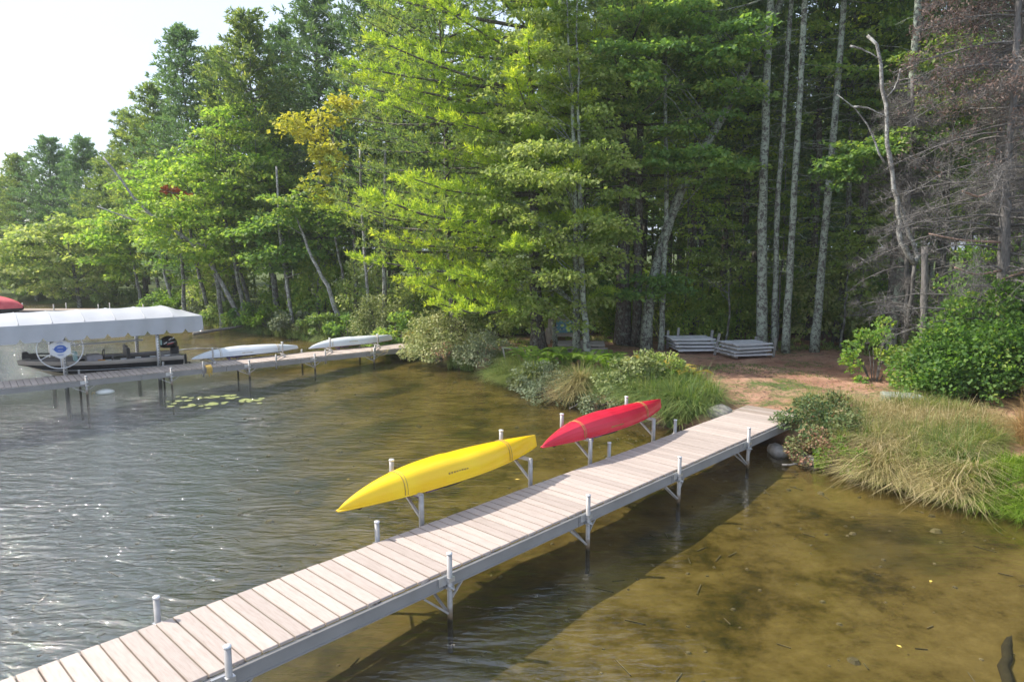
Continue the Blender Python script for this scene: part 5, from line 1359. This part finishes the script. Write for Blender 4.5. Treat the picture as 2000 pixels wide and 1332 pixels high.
zones = [('background_tree', 'tree in the shaded wood behind the slat stacks and needle clearing', 'trees of the wood behind the clearing', 50, (2.5, 30), (29.5, 46), 2.5),
         ('background_tree', 'tree in the deep wood farther back beyond the clearing', 'trees of the deep wood beyond the clearing', 60, (-4, 46), (46, 74), 2.8),
         ('background_tree', 'tree in the dim wood behind the left shore pines', 'trees of the wood behind the left shore', 60, (-52, 0), (36, 78), 2.6)]
for nm, lab, grp, n, xr, yr, dm in zones:
    k = tries = 0
    while k < n and tries < 5000:
        tries += 1; x, y = g.uniform(*xr), g.uniform(*yr)
        sd = sdist(x, y)[0]
        if sd < (4.5 if nm and xr[0] < -40 else 5) or y < 27 + max(0, 3 - abs(x)): continue
        if abs(x) > y * .80 + 3: continue
        if not try_place(x, y, dm): continue
        i = int(g.choice([0, 1, 2, 3, 4, 5], p=[.06, .16, .06, .28, .22, .22]))
        if y > 46: i = int(g.choice([0, 2, 1, 4]))
        q = x / y; pl = ('far left' if q < -.55 else 'left' if q < -.3 else 'leaning pine' if q < -.12 else 'white pine' if q < .1 else 'leaning maple' if q < .24 else 'slat stacks' if q < .36 else 'three pale trunks' if q < .5 else 'hooked birch' if q < .62 else 'dead conifer')
        dp = 'front' if y < 36 else 'middle' if y < 46 else 'deep'
        ki = ('dark spire pine', 'bushy pine', 'young spire pine', 'bare-stemmed tall pine', 'broadleaf tree', 'olive broadleaf tree')[i]
        lab = '%s in the %s part of the wood, seen behind the %s%s' % (ki, dp, pl, ' group' if 'left' in pl else ''); grp = '%ss in the %s wood behind the %s' % (ki, dp, pl)
        tree(nm, lab, x, y, protos[i][0], protos[i][1], grp, 'tree', g.uniform(0, 6.28), g.uniform(.78, 1.12) if xr[0] > -40 else g.uniform(.62, .85)); k += 1
# the shore runs on westward beyond the picture's left edge
for k in range(30):
    t = k / 29; x = -52 - 66 * t + g.uniform(-2, 2); y = 0
    for yy in np.arange(60, 140, 1.0):
        if sdist(x, yy)[0] > 2.5 + 3 * (k % 3): y = yy; break
    i = (2, 4, 0, 5, 2)[k % 5]
    tree('background_tree', 'tree on the far shore continuing past the left edge of the wood', x, y, protos[i][0], protos[i][1], 'trees of the far shore past the left edge', 'tree', k * 1.1, g.uniform(.6, .9))
# right-edge woods closer in
for i, (x, y, p, s) in enumerate(((16.2, 24, 3, 1), (18.2, 22, 0, .9), (15.1, 26.8, 1, 1), (19.5, 26.5, 3, 1.05), (13.4, 27.2, 3, .95), (17.4, 19.2, 1, .9), (11.9, 27.9, 3, 1.0), (7.3, 28.4, 3, .95), (8.9, 29.6, 0, 1.05), (10.1, 31.0, 1, 1.0))):
    placed.append((x, y))
    tree('pine_tree', ['tall shaded conifer right of the reddish trunk', 'dark spire pine near the right edge, behind bare twigs', 'bushy pine behind the reddish trunk', 'bare-stemmed pine deepest at the right edge', 'bare-stemmed pine left of the reddish trunk', 'bushy pine close behind the big green bush', 'bare-stemmed pine right of the lone pale trunk', 'bare-stemmed pine directly behind the left slat stack', 'dark spire pine behind the gap between slat stack and pale trunks', 'bushy pine behind the three pale trunks'][i], x, y, protos[p][0], protos[p][1], 'shaded conifers just behind the clearing', 'tree', i * 1.3, s)

# ------------------------------------------------------------------ shrubs and understory
def bush(name, label, x, y, rx, ry, h, n, ln, wd, mat, seed, stem='deadwood', group=None, cat='bush', rz=0, droop=.3, upright=0, tb=.5, z=None, nst=14):
    fo, sm = bush_meshes(seed, rx, ry, h, n, ln, wd, M[mat], M[stem], droop, nst, upright, tb)
    t = thing(name, label, cat, (x, y, gz(x, y) - .03 if z is None else z), rz, group)
    link('foliage', fo, t); link('stem', sm, t); return t
bush('alder_bush', 'large dense green alder bush at the right edge', 12.6, 17.3, 2.5, 1.6, 2.75, 20000, .105, .082, 'alder', 500, tb=.36, upright=1.2)
bush('alder_bush', 'tall airy alder stems rising from the middle of the green bush', 12.0, 18.3, 1.1, .9, 3.7, 4200, .10, .08, 'alder', 531, tb=.42, upright=1.4)
bush('alder_bush', 'tallest airy alder shoots against the dead conifer trunk', 13.1, 17.9, 1.0, .9, 4.1, 3600, .10, .08, 'alder', 532, tb=.45, upright=1.4)
bush('alder_bush', 'low ragged alder twigs at the foot of the green bush by the block', 10.5, 17.6, .8, .7, 1.3, 1700, .09, .07, 'under', 533, tb=.5, upright=1)
bush('alder_bush', 'lower front part alder with rounded leaves spilling to the dry grass', 10.9, 17.1, 1.35, 1.0, 1.75, 7600, .10, .08, 'alder', 501, tb=.36, upright=1.0)
bush('alder_bush', 'young alder shoots at the left of the large green bush', 10.2, 19.4, .75, .6, 1.75, 1100, .11, .09, 'alder', 502, upright=1, tb=.6)
bush('alder_bush', 'dark alder mass at the far right behind the orange grass', 13.9, 15.2, 1.7, 1.3, 1.9, 6000, .13, .10, 'alder', 503, tb=.4)
bush('willow_shrub', 'creamy pale-leaved shrub where the far dock meets the bank', -2.55, 25.2, 1.35, 1.1, 1.75, 7600, .105, .055, 'pale_shrub', 504, tb=.62)
bush('willow_shrub', 'grey-green low shrub right of the creamy one', -.95, 23.6, .95, .8, 1.05, 3800, .085, .045, 'gray_shrub', 505, tb=.6)
bush('willow_shrub', 'pale tall shrub on the bank behind the right white kayak', -5.6, 29.6, 1.2, .9, 1.75, 3600, .12, .06, 'pale_shrub', 506, tb=.45)
bush('willow_shrub', 'dark grey-green shrub hanging over the water left of the sedge clump', 1.35, 19.2, .95, .8, .80, 4200, .07, .04, 'gray_shrub', 507, tb=.35)
bush('willow_shrub', 'mixed grey shrub beside the hanging sedge', .75, 20.4, .8, .7, .85, 3300, .075, .045, 'gray_shrub', 508, tb=.45)
bush('rose_shrub', 'round-leaved shrub with pale leaves above the red kayak', 3.15, 18.1, .85, .75, 1.15, 2500, .105, .085, 'pale_shrub', 509, tb=.3)
bush('rose_shrub', 'twiggy shrub at the waterline above the red kayak', 2.5, 17.5, .8, .5, .65, 2000, .085, .06, 'gray_shrub', 510, tb=.55)
bush('rose_shrub', 'rose shrub with red and green leaves crowding the dock end', 6.35, 14.2, .80, .75, .62, 3600, .07, .045, 'mixed', 511, tb=.35)
bush('rose_shrub', 'pinkish meadow shrub low beside the dock end', 6.05, 13.35, .65, .5, .55, 2400, .06, .04, 'mixed', 512, tb=.75)
bush('rose_shrub', 'green-leaved herb clump hanging over the right bank', 6.55, 12.85, .7, .6, .5, 2300, .065, .045, 'fern', 513, tb=.55)
bush('rose_shrub', 'olive twiggy shrub on top of the right bank near the path', 7.0, 15.0, .65, .6, .6, 2400, .07, .045, 'mixed', 514, tb=.45)
bush('understory_bush', 'leafy green shrub at the shore end of the far dock', -4.6, 27.9, 1.0, .8, 1.35, 2600, .12, .09, 'maple', 515)
for i, (x, y, rx, h) in enumerate(((-7.2, 30.6, 1.1, .9), (-8.6, 31.8, 1.2, .8), (-10.3, 33.0, 1.2, .85), (-11.9, 34.3, 1.3, .8), (-13.3, 35.4, 1.2, .9), (-15.2, 37.2, 1.4, .9), (-17.4, 39.4, 1.5, 1.1), (-19.4, 41.4, 1.5, 1.0), (-21.6, 44.0, 1.6, 1.2), (-27.5, 49.6, 2.0, 1.3), (-32.5, 53.0, 2.2, 1.5), (-37.5, 57.2, 2.4, 1.6))):
    bush('shore_shrub', 'low green shrub number %s of the row along the left shore' % 'x' if 0 else ['shore shrub nearest the right white kayak', 'shore shrub behind the gap between the white kayaks', 'shore shrub with grassy edge behind the left kayak', 'shore shrub at the foot of the leaning pine', 'shore shrub near the driftwood log', 'shore shrub behind the canopy corner', 'shore shrub above the canopy roof end', 'shore shrub between tilted trunks and landing', 'shore shrub beside the reddish landing', 'shore shrub below the olive willow', 'shore shrub behind the thin distant dock', 'shore shrub behind the red boat'][i],
         x, y, rx, rx * .7, h, 1500, .17 + .004 * i, .09, ['maple', 'under', 'gray_shrub', 'fern'][i % 4], 520 + i, group='low shrubs along the left shore', tb=.45)
un = [bush_meshes(540 + i, 1.6, 1.3, 2.9, 4200, .14, .11, M[m_], M['deadwood'], .3, 12, 0, .66) for i, m_ in enumerate(('maple_lime', 'maple', 'under'))]
g = np.random.default_rng(560)
spots = [(7.4, 27.6), (9.0, 27.9), (6.2, 27.9), (8.2, 29.4), (10.6, 29.0), (12.3, 27.0), (13.9, 26.0), (11.5, 30.4), (5.6, 29.6), (2.9, 29.2), (1.0, 29.4), (-.6, 30.2), (3.9, 31.4), (-2.4, 31.5), (-4.3, 31.0), (15.2, 24.2), (16.4, 22.6), (13.8, 29.6), (-9.5, 35.4), (-12.3, 38.2), (-6.7, 32.9), (17.8, 25.0), (8.9, 33.2), (6.6, 32.6), (12.1, 33.6), (15.8, 29.5), (-17, 41.2), (-20, 44.6)]
un_lab = ['leafy bush directly behind the left slat stack', 'leafy bush behind the right slat stack', 'leafy bush behind the leaning maple foot', 'bush in the second row behind the slat stacks', 'bush behind the lone pale trunk', 'bush right of the lone pale trunk', 'bush behind the reddish trunk', 'second-row bush behind the three pale trunks', 'bush behind the thick dark pine trunk', 'bush behind the garden bench', 'bush behind the big white pine trunk', 'bush left of the big white pine, behind the clearing', 'deep bush between bench and dark pine', 'bush behind the creamy shrub', 'bush behind the fern bank of the far dock', 'bush behind the hooked birch', 'bush behind the dead grey conifer', 'deep bush behind the reddish trunk', 'bush behind the crossing pale trunks', 'bush behind the leaning pine base', 'bush behind the right white kayak trees', 'bush at the right edge behind bare twigs', 'third-row bush behind the right slat stack', 'third-row bush behind the left slat stack', 'third-row bush behind the lone trunk', 'deep bush near the right edge', 'bush in the wood behind the scarlet branch', 'bush in the wood behind the reddish landing']
for i, (x, y) in enumerate(spots):
    t = thing('understory_bush', un_lab[i], 'bush', (x, y, gz(x, y) - .05), g.uniform(0, 6.28), 'understory bushes at the edge of the wood')
    s = g.uniform(.75, 1.2); t.scale = (s, s, s * g.uniform(.8, 1.25)); k = (0, 1, 2)[i % 3] if i > 3 else 0
    link('foliage', un[k][0], t); link('stem', un[k][1], t)

# ferns
def fern_meshes(seed, mat, nf=11, L=.75):
    g = np.random.default_rng(seed); C, D, Nn, ln, wd, T = [], [], [], [], [], []
    for i in range(nf):
        az = i * 6.283 / nf + g.uniform(-.3, .3); LL = L * g.uniform(.75, 1.15); d = V(math.cos(az), math.sin(az), 0); p = V(-d[1], d[0], 0)
        k = 22; s = np.linspace(.12, 1, k); mid = d * (LL * .72 * s ** 1.25)[:, None] + V(0, 0, 1) * (LL * (1.05 * s - .62 * s ** 2.4))[:, None]
        tan = unit(np.gradient(mid, axis=0)); w = .17 * LL * np.sin(np.clip(s * 1.05, 0, 1) * math.pi * .93 + .15) ** .8 + .01
        for sg in (1, -1):
            C.append(mid); D.append(p * sg + tan * .45); Nn.append(np.cross(tan, p) * 1.0 + g.normal(0, .15, (k, 3))); ln.append(w * 1.05); wd.append(np.full(k, LL * .055)); T.append(np.full(k, .5) + g.normal(0, .12, k))
    return leaves('fronds', *(np.concatenate(q) for q in (C, D, Nn)), *(np.concatenate(q) for q in (ln, wd, T)), mat)
fm = [fern_meshes(1, M['fern']), fern_meshes(2, M['fern'], 9), fern_meshes(3, M['fern_gold'], 9)]
for i, (x, y, k, s) in enumerate(((.55, 22.3, 0, 1), (1.15, 22.0, 1, 1.1), (1.7, 21.7, 0, 1), (.95, 21.5, 1, .9), (2.35, 21.2, 0, 1.0), (2.9, 20.8, 1, 1.05), (3.5, 20.3, 1, 1.0), (4.05, 19.9, 2, 1.05), (4.45, 19.5, 2, 1.0), (4.7, 18.7, 2, .95), (3.7, 19.4, 0, 1), (4.2, 18.8, 1, 1), (-4.9, 27.3, 0, 1.1), (-5.3, 28.4, 1, 1.2), (-3.9, 27.6, 2, 1.0), (2.0, 22.5, 1, .9), (3.1, 21.8, 0, .8))):
    o = link('fern', fm[k], None, (x, y, gz(x, y) - .04), (0, 0, i * 1.1)); s *= 1.5; o.scale = (s, s, s)
    tag(o, ['green fern beside the white trestle, leftmost', 'green fern just right of the white trestle', 'green fern below the twin maple trunks', 'fern at the left front of the fern bank', 'green fern in front of the brown boards', 'green fern above the round-leaved shrub', 'green fern between brown boards and sedge', 'golden fern at the left end of the golden row', 'golden fern in the middle of the golden row', 'golden fern nearest the path', 'green fern below the golden row', 'green fern at the top of the hanging sedge', 'green fern at the shore end of the far dock', 'green fern behind the far dock end, left', 'yellowing fern beside the creamy shrub', 'green fern close to the brown board stack', 'small green fern behind the fern row'][i], 'fern', 'golden ferns on the bank' if k == 2 else 'green ferns on the bank')

# grasses
def grass_area(name, label, pts, n_t, bpt, h, lean, w, mat, seed, spread=.16, down=None, kind='stuff', tb=.5):
    """clumps scattered round the given (x, y, radius) spots; each clump fans out its blades"""
    g = np.random.default_rng(seed); pts = np.array(pts, float)
    wt = pts[:, 2] ** 2; idx = g.choice(len(pts), n_t, p=wt / wt.sum())
    a = g.uniform(0, 6.283, n_t); r = np.sqrt(g.uniform(0, 1, n_t)) * pts[idx, 2]
    cx, cy = pts[idx, 0] + r * np.cos(a), pts[idx, 1] + r * np.sin(a)
    keep = sdist(cx, cy) > -.12; cx, cy = cx[keep], cy[keep]; n_t = len(cx); cz = np.maximum(height(cx, cy), .02)
    ct = g.normal(0, .2, n_t); ch = g.uniform(.5, 1.35, n_t)
    N_ = n_t * bpt; ci = np.repeat(np.arange(n_t), bpt)
    az = g.uniform(0, 6.283, N_)
    if down is not None: az = np.where(g.uniform(size=N_) < .62, down + g.normal(0, .75, N_), az)
    rr = g.uniform(0, 1, N_) * spread * .5
    base = np.stack([cx[ci] + rr * np.cos(az), cy[ci] + rr * np.sin(az), cz[ci] - .02], 1)
    seg_ = 2 if h < .3 else 3
    me = blades_mesh(name, base, h * ch[ci] * g.uniform(.55, 1.15, N_), np.abs(g.normal(lean, .4, N_)), az, np.full(N_, w) * g.uniform(.7, 1.3, N_), tb + ct[ci] + g.normal(0, .15, N_), mat, seg_)
    o = link(name, me); tag(o, label, None, None, kind); return o
grass_area('dry_grass', 'tall dry tan grass leaning over the right bank', [(7.3, 14.6, .75), (7.9, 13.6, .75), (8.6, 14.4, .9), (8.0, 15.6, .8), (9.3, 15.4, .9), (9.2, 14.0, .5), (7.2, 13.2, .5), (10.0, 14.6, .8), (8.2, 12.7, .4), (7.3, 16.2, .5)],
           700, 34, .50, 1.05, .012, M['dry'], 601, .42, R(235))
grass_area('dry_grass', 'green-yellow sedge mixed into the dry grass', [(7.0, 14.0, .8), (7.8, 12.6, .6), (8.6, 13.4, .9), (7.4, 15.9, .7), (9.6, 15.9, .8)], 330, 50, .5, .9, .012, M['sedge'], 602, .35, R(235), tb=.75)
grass_area('short_grass', 'short bright green grass at the lower right bank', [(8.3, 11.6, .8), (9.2, 11.3, 1.0), (8.8, 10.4, .8), (9.9, 10.3, 1.2), (10.6, 11.6, 1.1), (9.9, 12.2, .5)], 800, 26, .24, .6, .011, M['short'], 603, .16, R(225))
grass_area('orange_grass', 'tall orange-tan grass at the right edge', [(10.1, 12.7, .55), (10.8, 12.9, .7), (11.3, 13.6, .8)], 160, 60, .95, .35, .012, M['orange_grass'], 604, .2)
grass_area('sedge_grass', 'long green sedge hanging over the water left of the dock', [(4.1, 16.2, .5), (3.7, 16.8, .55), (4.6, 16.9, .45), (4.2, 17.6, .6), (3.3, 17.4, .4), (4.6, 18.4, .5)],
           270, 54, .74, 1.0, .016, M['sedge'], 605, .24, R(228), tb=.55)
grass_area('sedge_clump', 'bright lime sedge clump hanging over the bank', [(.15, 21.4, .5), (-.25, 22.1, .5), (.45, 20.9, .3)], 130, 60, .62, .95, .013, M['sedge'], 606, .2, R(225), tb=.75)
grass_area('sedge_clump', 'pale drooping sedge tuft above the waterline', [(1.75, 18.95, .28)], 24, 90, .75, 1.1, .012, M['dry'], 607, .22, R(235), tb=.3)
grass_area('sedge_grass', 'mixed sedge between the bank shrubs', [(2.2, 19.6, .8), (1.0, 21.2, .7), (3.0, 19.2, .7), (-1.6, 24.2, .6), (-3.4, 26.4, .6), (-.4, 23.0, .6), (2.4, 18.6, .5)], 300, 34, .55, .7, .012, M['sedge'], 608, .2, R(230))
grass_area('shore_grass', 'grass fringe along the left shore', [(-5.6, 29.0, .7), (-7.0, 30.3, .8), (-8.3, 31.4, .8), (-9.7, 32.4, .8), (-11.2, 33.6, .9), (-12.7, 34.8, .9), (-14.6, 36.2, 1), (-16.3, 37.8, 1), (-18.5, 40, 1.2), (-21, 42.8, 1.4), (-24, 46.2, 1.4), (-28, 49.2, 2)], 620, 22, .55, .7, .03, M['sedge'], 609, .3, R(230), tb=.6)
grass_area('lawn_patch', 'thin patch of green lawn on the needle ground', [(7.0, 21.4, .9), (7.9, 21.1, .9), (8.8, 20.6, .7), (6.2, 21.8, .6), (9.2, 22.0, .6)], 900, 10, .06, .5, .010, M['sedge'], 610, .14, tb=.35)
grass_area('lawn_patch', 'scattered green tufts on the sandy path by the dock', [(6.0, 16.6, .16), (6.7, 16.5, .14), (6.1, 15.6, .3), (5.0, 19.6, .7), (8.5, 18.8, 1.3), (5.6, 15.2, .35)], 170, 12, .07, .6, .010, M['short'], 611, .12)
grass_area('forest_litter_plants', 'low ground plants at the edge of the wood', [(9, 26.5, 1.2), (11, 26.3, 1.2), (13, 25, 1.2), (7, 26.8, 1.2), (4, 28.5, 1), (0, 27.6, 1), (-2, 28.6, 1.2), (14.5, 23.2, 1.3)], 420, 16, .25, 1.0, .03, M['under'], 612, .3, tb=.6)
# fringes along the waterline
def shore_spots(a, b, step, r, inset, jit=.15, seed=0):
    g = np.random.default_rng(seed); a, b = np.array(a, float), np.array(b, float); n = max(2, int(np.linalg.norm(b - a) / step)); d = unit(b - a); nn = np.array([d[1], -d[0]])
    out = []
    for i in range(n):
        p = a + (b - a) * (i + .5) / n
        q = p + nn * 0
        for k in (1, -1):
            if sdist(*(p + nn * k * .5))[0] > 0: q = p + nn * k * inset
        out.append((q[0] + g.normal(0, jit), q[1] + g.normal(0, jit), r))
    return out
rs = sum((shore_spots(a, b, .35, .30, .22, .1, i) for i, (a, b) in enumerate((((6.0, 12.9), (6.8, 12.0)), ((6.8, 12.0), (7.6, 11.15)), ((7.6, 11.15), (8.3, 9.9)), ((8.3, 9.9), (10, 7.6))))), [])
grass_area('hanging_grass', 'straw-coloured grass hanging down the right bank to the water', rs[1:6], 170, 26, .62, 1.1, .011, M['dry'], 620, .5, R(232), tb=.45)
grass_area('hanging_grass', 'green grass hanging down the lower right bank to the water', rs[2:], 520, 30, .40, 1.05, .011, M['short'], 621, .25, R(225), tb=.35)

# pebbles, sunken leaves and twigs on the lake bed
g = np.random.default_rng(700); m = MB(); k = 0
while k < 900:
    x, y = g.uniform(-9, 9), g.uniform(5, 25); sd = sdist(x, y)[0]
    if sd > -.05 or g.uniform() > .25 + .75 * math.exp(sd / 1.5): continue
    z = gz(x, y); q = g.uniform(.010, .035) * (1 + 1.2 * (g.uniform() < .08)); a = g.uniform(0, 3.1); ca, sa = math.cos(a), math.sin(a)
    if g.uniform() < .2: L_ = g.uniform(.08, .32); m.box((x, y, z + .012), (L_, .010, .010), np.array([[ca, sa, 0], [-sa, ca, 0], [0, 0, 1]]))
    else:
        p = [(q * 1.3 * math.cos(t), q * math.sin(t), 0) for t in np.linspace(0, 2 * math.pi, 6, endpoint=False)]
        p = np.array([(X * ca - Y * sa + x, X * sa + Y * ca + y, z) for X, Y, _ in p]); top = p * .6 + np.array([x, y, z]) * .4 + V(0, 0, q * .6)
        m.add(np.concatenate([p, top]), [(i, (i + 1) % 6, 6 + (i + 1) % 6, 6 + i) for i in range(6)] + [tuple(range(6, 12))])
    k += 1
tag(m.build('bed_pebbles', M['pebble']), kind='stuff', label='pebbles and sunken twigs scattered on the lake bed')

# needle litter and small twigs on the clearing
g = np.random.default_rng(710); n = 9000
x, y = g.uniform(-1, 14, n), g.uniform(15, 28, n); k = sdist(x, y) > .4; x, y = x[k], y[k]; n = len(x)
a = g.uniform(0, 6.283, n)
link('needle_litter', leaves('needle_litter', np.stack([x, y, height(x, y) + g.uniform(.004, .02, n)], 1), np.stack([np.cos(a), np.sin(a), g.normal(0, .12, n)], 1),
     V(0, 0, 1) + g.normal(0, .3, (n, 3)), g.uniform(.04, .16, n), g.uniform(.008, .035, n), g.uniform(0, 1, n), M['rust']))
tag(bpy.data.objects['needle_litter'], 'rusty needles, leaves and twigs littering the clearing', kind='stuff')
bush('willow_shrub', 'leafy green shrub standing between the ferns and the hanging sedge', 4.0, 18.6, .75, .65, .95, 2600, .085, .055, 'under', 534, tb=.6)
